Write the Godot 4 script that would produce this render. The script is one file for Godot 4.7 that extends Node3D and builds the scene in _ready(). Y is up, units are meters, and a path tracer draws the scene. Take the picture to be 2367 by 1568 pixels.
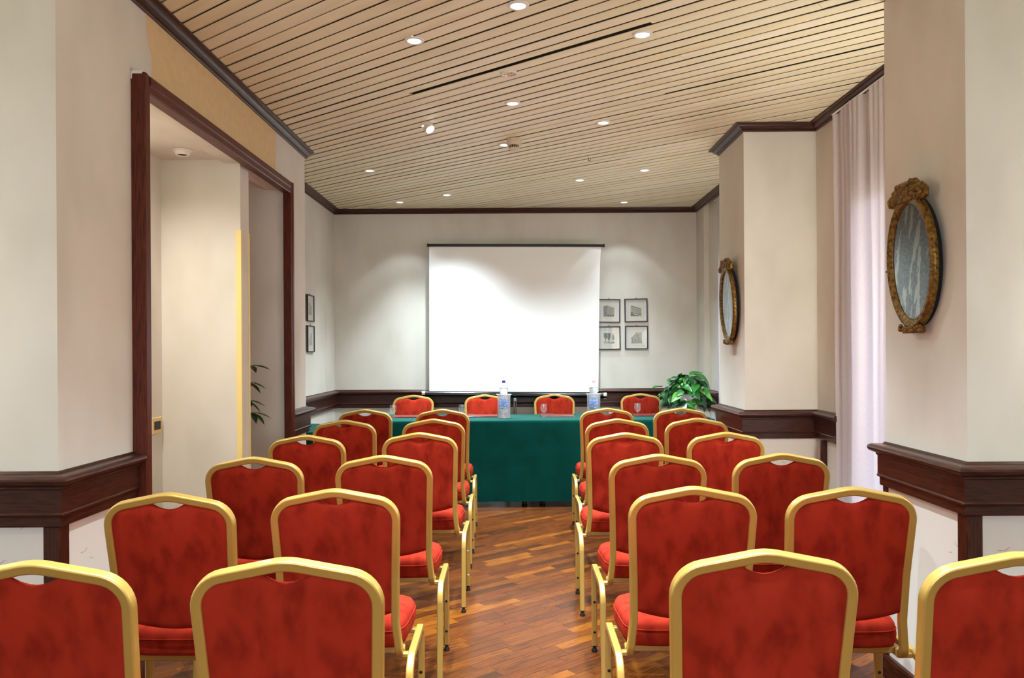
extends Node3D
# A meeting room set for a talk: two blocks of gold framed chairs, a head table, a projection screen.
# Plan coordinates: X to the right, Z forward from the camera (world z = -Z), metres.

const CEIL := 2.775
const RAIL := 0.955
var M := {}
var used := {}
var rng := RandomNumberGenerator.new()

func _ready() -> void:
	rng.seed = 77
	setup_view()
	make_materials()
	build_shell()
	build_floor()
	build_ceiling()
	build_trims()
	build_openings()
	build_chairs()
	build_tables()
	build_screen()
	build_downlights()
	build_mirrors()
	build_pictures()
	build_table_ware()
	build_plants()
	build_small_fittings()
	build_floor_lamps()

# ------------------------------------------------------------------ view, sky, exposure
func setup_view() -> void:
	var cam := Camera3D.new()
	cam.name = "camera"
	cam.projection = Camera3D.PROJECTION_FRUSTUM
	cam.near = 0.05
	cam.far = 100.0
	cam.size = 0.05 * 1568.0 / 1841.0
	cam.frustum_offset = Vector2(-11.3, 27.07) * 0.05 / 1841.0
	cam.position = Vector3(0, 1.35, 0)
	cam.rotation.z = -0.006
	add_child(cam)
	cam.current = true
	var env := Environment.new()
	env.background_mode = Environment.BG_SKY
	var sky := Sky.new()
	var sm := ProceduralSkyMaterial.new()
	sm.sky_top_color = Color(0.80, 0.86, 0.93)
	sm.sky_horizon_color = Color(0.88, 0.91, 0.94)
	sm.ground_bottom_color = Color(0.55, 0.54, 0.52)
	sm.ground_horizon_color = Color(0.72, 0.72, 0.71)
	sm.sky_energy_multiplier = 2.2
	sm.ground_energy_multiplier = 2.2
	sky.sky_material = sm
	env.sky = sky
	env.tonemap_mode = Environment.TONE_MAPPER_LINEAR
	env.tonemap_exposure = 1.07
	env.sdfgi_enabled = true
	env.ssao_enabled = true
	env.ssil_enabled = true
	# daylight through the wide window in the wall behind the rows
	var day := AreaLight3D.new()
	day.name = "rear_window_daylight"
	day.area_size = Vector2(3.28, 1.55)
	day.light_energy = 6.3
	day.light_color = Color(0.86, 0.95, 1.0)
	day.area_range = 20.0
	day.area_attenuation = 2.0
	day.shadow_enabled = true
	day.position = Vector3(0, 1.62, 2.62)
	add_child(day)
	var we := WorldEnvironment.new()
	we.name = "environment"
	we.environment = env
	add_child(we)

# ------------------------------------------------------------------ small helpers
func W(x: float, y: float, z: float) -> Vector3:
	return Vector3(x, y, -z)

func new_st() -> SurfaceTool:
	var st := SurfaceTool.new()
	st.begin(Mesh.PRIMITIVE_TRIANGLES)
	return st

func numbered(called: String) -> String:
	if not used.has(called):
		used[called] = 0
		return called
	used[called] += 1
	return "%s_%03d" % [called, used[called]]

func thing(called: String, label: String, category: String, group := "", at := Vector3.ZERO, turn := 0.0) -> Node3D:
	var o := Node3D.new()
	o.name = numbered(called)
	add_child(o)
	o.position = at
	o.rotation.y = turn
	tag(o, label, category, group)
	return o

func tag(o: Node3D, label: String, category: String, group := "") -> void:
	o.set_meta("label", label)
	o.set_meta("category", category)
	if group != "":
		o.set_meta("group", group)

func struct(called: String, label := "") -> Node3D:
	var o := Node3D.new()
	o.name = numbered(called)
	add_child(o)
	o.set_meta("kind", "structure")
	if label != "":
		o.set_meta("label", label)
	return o

func put(called: String, what, m: Material, parent: Node3D, at := Vector3.ZERO, turn := Vector3.ZERO) -> MeshInstance3D:
	var o := MeshInstance3D.new()
	o.name = called
	o.mesh = what.commit() if what is SurfaceTool else what
	o.material_override = m
	o.position = at
	o.rotation = turn
	parent.add_child(o, true)
	return o

func copy_of(o: Node3D, at: Vector3, turn := 0.0) -> Node3D:
	var c: Node3D = o.duplicate()
	var base: String = String(o.name)
	c.name = numbered(base)
	add_child(c)
	c.position = at
	c.rotation.y = turn
	return c

func tri(st: SurfaceTool, p: Array, n: Array, uv: Array) -> void:
	var cr: Vector3 = (p[1] - p[0]).cross(p[2] - p[0])
	var order := [0, 1, 2]
	if cr.dot(n[0] + n[1] + n[2]) > 0.0:
		order = [0, 2, 1]
	for i in order:
		st.set_normal(n[i])
		st.set_uv(uv[i])
		st.add_vertex(p[i])

func quad(st: SurfaceTool, p: Array, n: Array, uv: Array) -> void:
	tri(st, [p[0], p[1], p[2]], [n[0], n[1], n[2]], [uv[0], uv[1], uv[2]])
	tri(st, [p[0], p[2], p[3]], [n[0], n[2], n[3]], [uv[0], uv[2], uv[3]])

func fquad(st: SurfaceTool, a: Vector3, b: Vector3, c: Vector3, d: Vector3, n: Vector3) -> void:
	var u := (b - a).length()
	var v := (c - b).length()
	quad(st, [a, b, c, d], [n, n, n, n], [Vector2(0, 0), Vector2(u, 0), Vector2(u, v), Vector2(0, v)])

# box with chamfered edges; c is its centre
func cbox(st: SurfaceTool, c: Vector3, s: Vector3, bev := 0.0) -> void:
	var h := s * 0.5
	var b: float = minf(bev, minf(h.x, minf(h.y, h.z)) * 0.9)
	for ax in 3:
		var a1 := (ax + 1) % 3
		var a2 := (ax + 2) % 3
		for sg in [-1.0, 1.0]:
			var n := Vector3.ZERO
			n[ax] = sg
			var q := []
			for k in [[-1.0, -1.0], [1.0, -1.0], [1.0, 1.0], [-1.0, 1.0]]:
				var p := Vector3.ZERO
				p[ax] = sg * h[ax]
				p[a1] = k[0] * (h[a1] - b)
				p[a2] = k[1] * (h[a2] - b)
				q.append(c + p)
			# u along the longer side
			var l1: float = s[a1]
			var l2: float = s[a2]
			var uvs := [Vector2(0, 0), Vector2(l1, 0), Vector2(l1, l2), Vector2(0, l2)]
			if l2 > l1:
				uvs = [Vector2(0, 0), Vector2(0, l1), Vector2(l2, l1), Vector2(l2, 0)]
			quad(st, q, [n, n, n, n], uvs)
		if b > 0.0:
			for s1 in [-1.0, 1.0]:
				for s2 in [-1.0, 1.0]:
					var n2 := Vector3.ZERO
					n2[a1] = s1
					n2[a2] = s2
					n2 = n2.normalized()
					var e := []
					for k in [[-1.0, 0], [1.0, 0], [1.0, 1], [-1.0, 1]]:
						var p := Vector3.ZERO
						p[ax] = k[0] * (h[ax] - b)
						p[a1] = s1 * (h[a1] - (b if k[1] == 1 else 0.0))
						p[a2] = s2 * (h[a2] - (0.0 if k[1] == 1 else b))
						e.append(c + p)
					fquad(st, e[0], e[1], e[2], e[3], n2)
	if b > 0.0:
		for sx in [-1.0, 1.0]:
			for sy in [-1.0, 1.0]:
				for sz in [-1.0, 1.0]:
					var n3 := Vector3(sx, sy, sz).normalized()
					tri(st, [c + Vector3(sx * h.x, sy * (h.y - b), sz * (h.z - b)), c + Vector3(sx * (h.x - b), sy * h.y, sz * (h.z - b)), c + Vector3(sx * (h.x - b), sy * (h.y - b), sz * h.z)], [n3, n3, n3], [Vector2.ZERO, Vector2(b, 0), Vector2(0, b)])

# box given by plan ranges
func pbox(st: SurfaceTool, x0: float, x1: float, y0: float, y1: float, z0: float, z1: float, bev := 0.0) -> void:
	cbox(st, W((x0 + x1) / 2, (y0 + y1) / 2, (z0 + z1) / 2), Vector3(absf(x1 - x0), absf(y1 - y0), absf(z1 - z0)), bev)

# surface of revolution round y; prof = [[r, y], ...]
func lathe(st: SurfaceTool, prof: Array, segs := 20, c := Vector3.ZERO) -> void:
	var k := prof.size()
	var nn := []
	for i in k - 1:
		var d := Vector2(prof[i + 1][0] - prof[i][0], prof[i + 1][1] - prof[i][1])
		nn.append(Vector2(d.y, -d.x).normalized())
	for i in k - 1:
		var n0: Vector2 = nn[i]
		var n1: Vector2 = nn[i]
		if i > 0 and nn[i - 1].dot(nn[i]) > 0.75:
			n0 = (nn[i - 1] + nn[i]).normalized()
		if i < k - 2 and nn[i + 1].dot(nn[i]) > 0.75:
			n1 = (nn[i + 1] + nn[i]).normalized()
		for j in segs:
			var a0 := TAU * j / segs
			var a1 := TAU * (j + 1) / segs
			var d0 := Vector3(cos(a0), 0, sin(a0))
			var d1 := Vector3(cos(a1), 0, sin(a1))
			var p := [c + d0 * prof[i][0] + Vector3(0, prof[i][1], 0), c + d1 * prof[i][0] + Vector3(0, prof[i][1], 0), c + d1 * prof[i + 1][0] + Vector3(0, prof[i + 1][1], 0), c + d0 * prof[i + 1][0] + Vector3(0, prof[i + 1][1], 0)]
			var m := [d0 * n0.x + Vector3(0, n0.y, 0), d1 * n0.x + Vector3(0, n0.y, 0), d1 * n1.x + Vector3(0, n1.y, 0), d0 * n1.x + Vector3(0, n1.y, 0)]
			var v0: float = prof[i][1]
			var v1: float = prof[i + 1][1]
			var uv := [Vector2(float(j) / segs, v0), Vector2(float(j + 1) / segs, v0), Vector2(float(j + 1) / segs, v1), Vector2(float(j) / segs, v1)]
			if prof[i][0] < 1e-5:
				tri(st, [p[0], p[2], p[3]], [m[0], m[2], m[3]], [uv[0], uv[2], uv[3]])
			elif prof[i + 1][0] < 1e-5:
				tri(st, [p[0], p[1], p[2]], [m[0], m[1], m[2]], [uv[0], uv[1], uv[2]])
			else:
				quad(st, p, m, uv)

# ellipsoid carried by a transform
func blob(st: SurfaceTool, xf: Transform3D, seg := 8, rings := 5) -> void:
	var nb := xf.basis.inverse().transposed()
	for i in rings:
		for j in seg:
			var p := []
			var n := []
			for c in [[i, j], [i + 1, j], [i + 1, j + 1], [i, j + 1]]:
				var a: float = PI * c[0] / rings
				var b: float = TAU * c[1] / seg
				var d := Vector3(sin(a) * cos(b), cos(a), sin(a) * sin(b))
				p.append(xf * (d * 0.5))
				n.append((nb * d).normalized())
			var z := Vector2.ZERO
			if i > 0:
				tri(st, [p[0], p[1], p[3]], [n[0], n[1], n[3]], [z, z, z])
			if i < rings - 1:
				tri(st, [p[1], p[2], p[3]], [n[1], n[2], n[3]], [z, z, z])

# rounded rectangle: [points, normals]
func rrect(w: float, h: float, r: float, seg := 3) -> Array:
	var pts := []
	var nor := []
	for q in 4:
		var cx: float = (w / 2 - r) * (1 if q in [0, 3] else -1)
		var cy: float = (h / 2 - r) * (1 if q in [0, 1] else -1)
		for i in seg + 1:
			var a := PI / 2 * (q + float(i) / seg)
			pts.append(Vector2(cx + cos(a) * r, cy + sin(a) * r))
			nor.append(Vector2(cos(a), sin(a)))
	return [pts, nor]

func circle(r: float, seg := 10) -> Array:
	var pts := []
	var nor := []
	for i in seg:
		var a := TAU * i / seg
		pts.append(Vector2(cos(a), sin(a)) * r)
		nor.append(Vector2(cos(a), sin(a)))
	return [pts, nor]

# polyline with rounded corners; pts = [[Vector3, radius], ...]
func fillet(pts: Array, seg := 8) -> Array:
	var out := [pts[0][0]]
	for i in range(1, pts.size() - 1):
		var p: Vector3 = pts[i][0]
		var a: Vector3 = (pts[i - 1][0] - p)
		var b: Vector3 = (pts[i + 1][0] - p)
		var la := a.length()
		var lb := b.length()
		a /= la
		b /= lb
		var th := PI - a.angle_to(b)
		var r: float = pts[i][1]
		if r <= 0.0 or th < 0.01:
			out.append(p)
			continue
		var t: float = minf(r * tan(th / 2), minf(la, lb) * 0.49)
		r = t / tan(th / 2)
		var k := 4.0 / 3.0 * tan(th / 4) * r
		var s := p + a * t
		var e := p + b * t
		for j in seg + 1:
			var u := float(j) / seg
			out.append(s.bezier_interpolate(s - a * k, e - b * k, e, u))
	out.append(pts[pts.size() - 1][0])
	return out

# tube along a path; the profile's y axis starts along ref and is carried along
func sweep(st: SurfaceTool, path: Array, prof: Array, ref: Vector3, caps := true, closed := false) -> void:
	var pp: Array = prof[0]
	var pn: Array = prof[1]
	var k := pp.size()
	var rings := []
	var norms := []
	var b := ref
	var run := 0.0
	var runs := []
	var per := 0.0
	var n := path.size()
	for i in n:
		var t: Vector3
		if closed:
			t = (path[(i + 1) % n] - path[(i - 1 + n) % n]).normalized()
		else:
			t = (path[mini(i + 1, n - 1)] - path[maxi(i - 1, 0)]).normalized()
		b = (b - t * t.dot(b)).normalized()
		var s := t.cross(b)
		var ring := []
		var rn := []
		for j in k:
			ring.append(path[i] + s * pp[j].x + b * pp[j].y)
			rn.append(s * pn[j].x + b * pn[j].y)
		rings.append(ring)
		norms.append(rn)
		if i > 0:
			run += (path[i] - path[i - 1]).length()
		runs.append(run)
	for i in (n if closed else n - 1):
		var i2 := (i + 1) % n
		per = 0.0
		for j in k:
			var j2 := (j + 1) % k
			var w: float = (pp[j2] - pp[j]).length()
			var r2: float = runs[i2] if i2 > i else run + 0.02
			quad(st, [rings[i][j], rings[i2][j], rings[i2][j2], rings[i][j2]], [norms[i][j], norms[i2][j], norms[i2][j2], norms[i][j2]], [Vector2(runs[i], per), Vector2(r2, per), Vector2(r2, per + w), Vector2(runs[i], per + w)])
			per += w
	if caps and not closed:
		for e in [0, n - 1]:
			var t2: Vector3 = (path[0] - path[1]).normalized() if e == 0 else (path[n - 1] - path[n - 2]).normalized()
			for j in range(1, k - 1):
				tri(st, [rings[e][0], rings[e][j], rings[e][j + 1]], [t2, t2, t2], [Vector2.ZERO, Vector2(0.01, 0), Vector2(0.01, 0.01)])

# moulding along walls: path of plan points, profile [[out from wall, height], ...], side +1 / -1 says where the room is
func rail(st: SurfaceTool, path: Array, prof: Array, side: float) -> void:
	var n := path.size()
	var dirs := []
	for i in n - 1:
		dirs.append((path[i + 1] - path[i]).normalized())
	var mit := []
	for i in n:
		var d0: Vector2 = dirs[maxi(i - 1, 0)]
		var d1: Vector2 = dirs[mini(i, n - 2)]
		var n0 := Vector2(-d0.y, d0.x) * side
		var n1 := Vector2(-d1.y, d1.x) * side
		var m := (n0 + n1)
		mit.append(m / maxf(0.2, m.dot(n0)))
	var run := 0.0
	for i in n - 1:
		var seg: float = (path[i + 1] - path[i]).length()
		var nr := Vector2(-dirs[i].y, dirs[i].x) * side
		var per := 0.0
		for j in prof.size() - 1:
			var o0: float = prof[j][0]
			var o1: float = prof[j + 1][0]
			var y0: float = prof[j][1]
			var y1: float = prof[j + 1][1]
			var q := []
			for c in [[i, o0, y0], [i + 1, o0, y0], [i + 1, o1, y1], [i, o1, y1]]:
				var g: Vector2 = path[c[0]] + mit[c[0]] * c[1]
				q.append(W(g.x, c[2], g.y))
			var d := Vector2(o1 - o0, y1 - y0)
			var w := d.length()
			var pn := Vector2(-d.y, d.x).normalized()
			var nv := W(nr.x * pn.x, pn.y, nr.y * pn.x)
			quad(st, q, [nv, nv, nv, nv], [Vector2(run, per), Vector2(run + seg, per), Vector2(run + seg, per + w), Vector2(run, per + w)])
			per += w
		run += seg
	for e in [0, n - 1]:
		var poly := PackedVector2Array()
		for c in prof:
			poly.append(Vector2(c[0], c[1]))
		var idx := Geometry2D.triangulate_polygon(poly)
		var d2: Vector2 = -dirs[0] if e == 0 else dirs[n - 2]
		var nv2 := W(d2.x, 0, d2.y)
		for k in range(0, idx.size(), 3):
			var p3 := []
			for q in 3:
				var v: Vector2 = poly[idx[k + q]]
				var g: Vector2 = path[e] + mit[e] * v.x
				p3.append(W(g.x, v.y, g.y))
			tri(st, p3, [nv2, nv2, nv2], [Vector2.ZERO, Vector2(0.02, 0), Vector2(0, 0.02)])

# sheet from a grid of points with smooth normals
func sheet(st: SurfaceTool, g: Array, flip := false) -> void:
	var r := g.size()
	var c: int = g[0].size()
	var nor := []
	for i in r:
		var row := []
		for j in c:
			var a: Vector3 = g[mini(i + 1, r - 1)][j] - g[maxi(i - 1, 0)][j]
			var b: Vector3 = g[i][mini(j + 1, c - 1)] - g[i][maxi(j - 1, 0)]
			var nv := a.cross(b).normalized()
			row.append(-nv if flip else nv)
		nor.append(row)
	for i in r - 1:
		for j in c - 1:
			quad(st, [g[i][j], g[i + 1][j], g[i + 1][j + 1], g[i][j + 1]], [nor[i][j], nor[i + 1][j], nor[i + 1][j + 1], nor[i][j + 1]], [Vector2(float(j) / (c - 1), float(i) / (r - 1)), Vector2(float(j) / (c - 1), float(i + 1) / (r - 1)), Vector2(float(j + 1) / (c - 1), float(i + 1) / (r - 1)), Vector2(float(j + 1) / (c - 1), float(i) / (r - 1))])

# ------------------------------------------------------------------ materials
func noise_tex(freq: float, sd: int, ramp: Array, size := 512, octaves := 4, normal := 0.0) -> NoiseTexture2D:
	var n := FastNoiseLite.new()
	n.noise_type = FastNoiseLite.TYPE_SIMPLEX_SMOOTH
	n.seed = sd
	n.frequency = freq
	n.fractal_octaves = octaves
	var t := NoiseTexture2D.new()
	t.width = size
	t.height = size
	t.seamless = true
	t.noise = n
	if normal > 0.0:
		t.as_normal_map = true
		t.bump_strength = normal
	elif ramp.size() > 0:
		var g := Gradient.new()
		g.offsets = PackedFloat32Array()
		g.colors = PackedColorArray()
		var offs := PackedFloat32Array()
		var cols := PackedColorArray()
		for r in ramp:
			offs.append(r[0])
			cols.append(r[1])
		g.offsets = offs
		g.colors = cols
		t.color_ramp = g
	return t

func mat(key: String, c: Color, rough: float, metal := 0.0) -> StandardMaterial3D:
	var m := StandardMaterial3D.new()
	m.resource_name = key
	m.albedo_color = c
	m.roughness = rough
	m.metallic = metal
	M[key] = m
	return m

func g3(v: float) -> Color:
	return Color(v, v, v)

func make_materials() -> void:
	var soft := noise_tex(0.006, 3, [[0.0, Color(0.93, 0.925, 0.91)], [0.5, Color(0.97, 0.97, 0.965)], [1.0, g3(1.0)]])
	var weave := noise_tex(0.12, 5, [], 512, 2, 1.2)
	var m := mat("wall paint", Color(0.865, 0.845, 0.805), 0.75)
	m.albedo_texture = soft
	m.uv1_triplanar = true
	m.uv1_world_triplanar = true
	m.uv1_scale = Vector3(0.6, 0.35, 0.6)
	m = mat("bare plaster", Color(0.86, 0.755, 0.57), 0.85)
	m.albedo_texture = noise_tex(0.03, 8, [[0.0, g3(0.95)], [0.5, g3(0.98)], [1.0, g3(1.0)]])
	m.uv1_triplanar = true
	m.uv1_world_triplanar = true
	m = mat("white paint", Color(0.90, 0.89, 0.86), 0.6)
	# scuffed paint below the rail
	m = mat("scuffed paint", Color(0.88, 0.86, 0.83), 0.65)
	m.albedo_texture = scuff_texture()
	m.uv1_triplanar = true
	m.uv1_world_triplanar = true
	m.uv1_scale = Vector3(0.9, 0.9, 0.9)
	# woods
	var grain := noise_tex(0.02, 11, [[0.0, Color(0.50, 0.44, 0.42)], [0.45, Color(0.85, 0.80, 0.78)], [0.7, Color(1, 0.97, 0.95)], [1.0, Color(0.75, 0.62, 0.58)]], 512, 5)
	m = mat("dark wood", Color(0.27, 0.125, 0.075), 0.36)
	m.metallic_specular = 0.4
	m.albedo_texture = grain
	m.uv1_scale = Vector3(0.9, 9.0, 1)
	m.clearcoat_enabled = true
	m.clearcoat = 0.2
	m.clearcoat_roughness = 0.15
	m = mat("casing wood", Color(0.38, 0.155, 0.075), 0.42)
	m.metallic_specular = 0.35
	m.albedo_texture = grain
	m.uv1_scale = Vector3(0.7, 14.0, 1)
	m.clearcoat_enabled = true
	m.clearcoat = 0.1
	m.clearcoat_roughness = 0.3
	# parquet staves in ten tints
	var pg := noise_tex(0.012, 21, [[0.0, Color(0.62, 0.55, 0.5)], [0.4, Color(0.86, 0.82, 0.78)], [0.65, Color(1, 0.98, 0.95)], [1.0, Color(0.78, 0.70, 0.64)]], 512, 5)
	var tints := [Color(0.430, 0.221, 0.108), Color(0.396, 0.201, 0.101), Color(0.473, 0.254, 0.122), Color(0.361, 0.180, 0.094), Color(0.447, 0.234, 0.112), Color(0.413, 0.209, 0.101), Color(0.550, 0.312, 0.137), Color(0.310, 0.164, 0.097), Color(0.430, 0.213, 0.108), Color(0.378, 0.193, 0.097)]
	for i in tints.size():
		var tc: Color = tints[i]
		m = mat("stave %d" % i, Color(tc.r * 0.83, tc.g * 0.84, tc.b * 0.50), 0.42)
		m.albedo_texture = pg
		m.uv1_scale = Vector3(0.9, 10.0, 1)
		m.uv1_offset = Vector3(0.37 * i, 0.61 * i, 0)
		m.clearcoat_enabled = true
		m.clearcoat = 0.14
		m.clearcoat_roughness = 0.12
		m.metallic_specular = 0.22
	mat("floor base", Color(0.16, 0.09, 0.06), 0.8)
	# ceiling
	for i in 5:
		var k: Color = [Color(0.92, 0.895, 0.78), Color(0.93, 0.90, 0.785), Color(0.91, 0.885, 0.775), Color(0.925, 0.89, 0.76), Color(0.935, 0.91, 0.81)][i]
		m = mat("slat %d" % i, k, 0.42)
		m.albedo_texture = noise_tex(0.004, 40, [[0.0, Color(0.94, 0.92, 0.88)], [0.5, Color(0.985, 0.98, 0.97)], [1.0, g3(1.0)]]) if i == 0 else M["slat 0"].albedo_texture
		m.uv1_scale = Vector3(0.4, 4.0, 1)
		m.uv1_offset = Vector3(0.23 * i, 0.31 * i, 0)
	mat("concrete", Color(0.60, 0.59, 0.57), 0.95)
	# chairs
	m = mat("gold paint", Color(0.72, 0.575, 0.28), 0.34, 0.4)
	m.clearcoat_enabled = true
	m.clearcoat = 0.6
	m.clearcoat_roughness = 0.12
	var nap := noise_tex(0.010, 31, [[0.0, Color(0.74, 0.66, 0.66)], [0.35, Color(0.88, 0.85, 0.85)], [0.6, Color(0.96, 0.95, 0.95)], [1.0, g3(1.0)]], 512, 6)
	m = mat("red velvet", Color(0.605, 0.165, 0.10), 0.9)
	m.metallic_specular = 0.15
	m.albedo_texture = nap
	m.uv1_triplanar = true
	m.uv1_world_triplanar = true
	m.uv1_scale = Vector3(2.6, 1.5, 2.6)
	m.rim_enabled = true
	m.rim = 0.06
	m.rim_tint = 1.0
	mat("black rubber", Color(0.035, 0.035, 0.038), 0.45)
	mat("dark bolt", Color(0.12, 0.10, 0.08), 0.4, 0.5)
	mat("pale bolt", Color(0.80, 0.78, 0.72), 0.5)
	# cloth
	m = mat("green cloth", Color(0.0, 0.228, 0.20), 0.95)
	m.metallic_specular = 0.1
	m.rim_enabled = true
	m.rim = 2.0
	m.rim_tint = 0.65
	m.albedo_texture = noise_tex(0.01, 51, [[0.0, g3(0.86)], [0.5, g3(0.97)], [1.0, g3(1.0)]])
	m.uv1_triplanar = true
	m.uv1_world_triplanar = true
	m = mat("sheer curtain", Color(0.90, 0.875, 0.885), 0.9)
	m.backlight_enabled = true
	m.backlight = Color(0.80, 0.78, 0.82)
	m.albedo_texture = noise_tex(0.2, 61, [[0.0, g3(0.93)], [1.0, g3(1.0)]], 256, 2)
	m.uv1_triplanar = true
	m.uv1_world_triplanar = true
	m.uv1_scale = Vector3(3, 0.7, 3)
	# screen, metal, plastics
	mat("screen fabric", Color(0.95, 0.95, 0.94), 0.9)
	mat("black lacquer", Color(0.02, 0.02, 0.022), 0.2)
	mat("chrome", Color(0.82, 0.82, 0.82), 0.16, 1.0)
	mat("grey plastic", Color(0.42, 0.47, 0.47), 0.5)
	mat("cream plastic", Color(0.83, 0.78, 0.68), 0.5)
	mat("white enamel", Color(0.88, 0.87, 0.84), 0.35)
	mat("black matt", Color(0.015, 0.015, 0.015), 0.9)
	mat("yellow trim", Color(0.93, 0.84, 0.55), 0.45)
	m = mat("lamp glow", Color(1, 1, 1), 0.5)
	m.emission_enabled = true
	m.emission = Color(1.0, 0.98, 0.95)
	m.emission_energy_multiplier = 6.0
	m = mat("globe glow", Color(1, 1, 1), 0.5)
	m.emission_enabled = true
	m.emission = Color(1.0, 0.985, 0.93)
	m.emission_energy_multiplier = 2.0
	mat("lamp reflector", Color(0.85, 0.82, 0.75), 0.2, 0.9)
	m = mat("window glass", Color(0.9, 0.95, 0.95, 0.06), 0.02)
	m.transparency = BaseMaterial3D.TRANSPARENCY_ALPHA
	m = mat("clear acrylic", Color(0.93, 0.95, 0.97, 0.13), 0.08)
	m.transparency = BaseMaterial3D.TRANSPARENCY_ALPHA
	m = mat("bottle plastic", Color(0.80, 0.86, 0.95, 0.12), 0.06)
	m.transparency = BaseMaterial3D.TRANSPARENCY_ALPHA
	m = mat("drinking glass", Color(0.95, 0.98, 0.98, 0.03), 0.02)
	m.transparency = BaseMaterial3D.TRANSPARENCY_ALPHA
	m = mat("water", Color(0.97, 0.98, 1.0, 0.0), 0.0)
	m.refraction_enabled = true
	m.refraction_scale = 0.033
	mat("blue cap", Color(0.10, 0.10, 0.55), 0.4)
	mat("pink cap", Color(0.93, 0.66, 0.70), 0.4)
	mat("burgundy leather", Color(0.42, 0.17, 0.17), 0.28)
	mat("page paper", Color(0.85, 0.83, 0.78), 0.8)
	# gilt
	m = mat("gilt", Color(0.56, 0.44, 0.20), 0.42, 0.65)
	m.albedo_texture = noise_tex(0.035, 71, [[0.0, Color(0.30, 0.22, 0.16)], [0.36, Color(0.62, 0.52, 0.42)], [0.55, Color(0.95, 0.92, 0.88)], [1.0, g3(1.0)]], 512, 5)
	m.uv1_triplanar = true
	m.uv1_scale = Vector3(2.2, 2.2, 2.2)
	m = mat("old mirror", Color(0.80, 0.82, 0.83), 0.16, 0.9)
	m.albedo_texture = streak_texture()
	m = mat("frame wood", Color(0.20, 0.095, 0.06), 0.35)
	m.albedo_texture = noise_tex(0.05, 81, [[0.0, Color(0.5, 0.4, 0.35)], [0.6, g3(1.0)], [0.85, Color(1, 0.9, 0.75)], [1.0, Color(1, 0.9, 0.7)]], 256, 3)
	m.uv1_triplanar = true
	m.uv1_scale = Vector3(5, 5, 5)
	# plants
	for a in [["leaf green", Color(0.13, 0.41, 0.13)], ["leaf dark", Color(0.06, 0.25, 0.09)], ["leaf bright", Color(0.32, 0.60, 0.19)], ["leaf yellow", Color(0.66, 0.74, 0.33)], ["schefflera leaf", Color(0.07, 0.14, 0.085)]]:
		m = mat(a[0], a[1], 0.32)
		m.backlight_enabled = true
		m.backlight = Color(0.12, 0.3, 0.06)
	mat("plant stem", Color(0.20, 0.30, 0.12), 0.6)
	mat("glazed pot", Color(0.86, 0.87, 0.84), 0.2)
	mat("soil", Color(0.08, 0.06, 0.045), 0.95)
	mat("terracotta", Color(0.55, 0.33, 0.22), 0.8)
	mat("ivory plate", Color(0.86, 0.76, 0.52), 0.4)

func scuff_texture() -> ImageTexture:
	var r := RandomNumberGenerator.new()
	r.seed = 9
	var im := Image.create(512, 512, false, Image.FORMAT_RGB8)
	im.fill(Color(0.985, 0.98, 0.975))
	for k in 46:
		var x := r.randf() * 512
		var y := r.randf() * 512
		var a := r.randf_range(-0.5, 0.5) + (PI / 2 if r.randf() < 0.3 else 0.0)
		var col: Color = [Color(0.74, 0.60, 0.54), Color(0.62, 0.58, 0.55), Color(0.80, 0.70, 0.64)][k % 3]
		for i in r.randi_range(4, 26):
			x += cos(a)
			y += sin(a)
			a += r.randf_range(-0.25, 0.25)
			if r.randf() < 0.8:
				im.set_pixel(posmod(int(x), 512), posmod(int(y), 512), col)
	return ImageTexture.create_from_image(im)

# worn silvering: pale wavy streaks on grey
func streak_texture() -> ImageTexture:
	var n := FastNoiseLite.new()
	n.seed = 5
	n.frequency = 0.012
	n.fractal_octaves = 4
	n.domain_warp_enabled = true
	n.domain_warp_amplitude = 25.0
	n.domain_warp_frequency = 0.01
	var im := Image.create(256, 384, false, Image.FORMAT_RGB8)
	for y in 384:
		for x in 256:
			var v := n.get_noise_2d(x * 2.4 + y * 0.8, y * 0.55)
			var f := n.get_noise_2d(x * 6.0 + 900, y * 6.0)
			var g: float = 0.50 + 0.12 * f
			var s := smoothstep(0.16, 0.24, v)
			im.set_pixel(x, y, Color(g, g * 1.01, g * 1.0).lerp(Color(0.80, 0.77, 0.72), s * 0.75))
	return ImageTexture.create_from_image(im)

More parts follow.
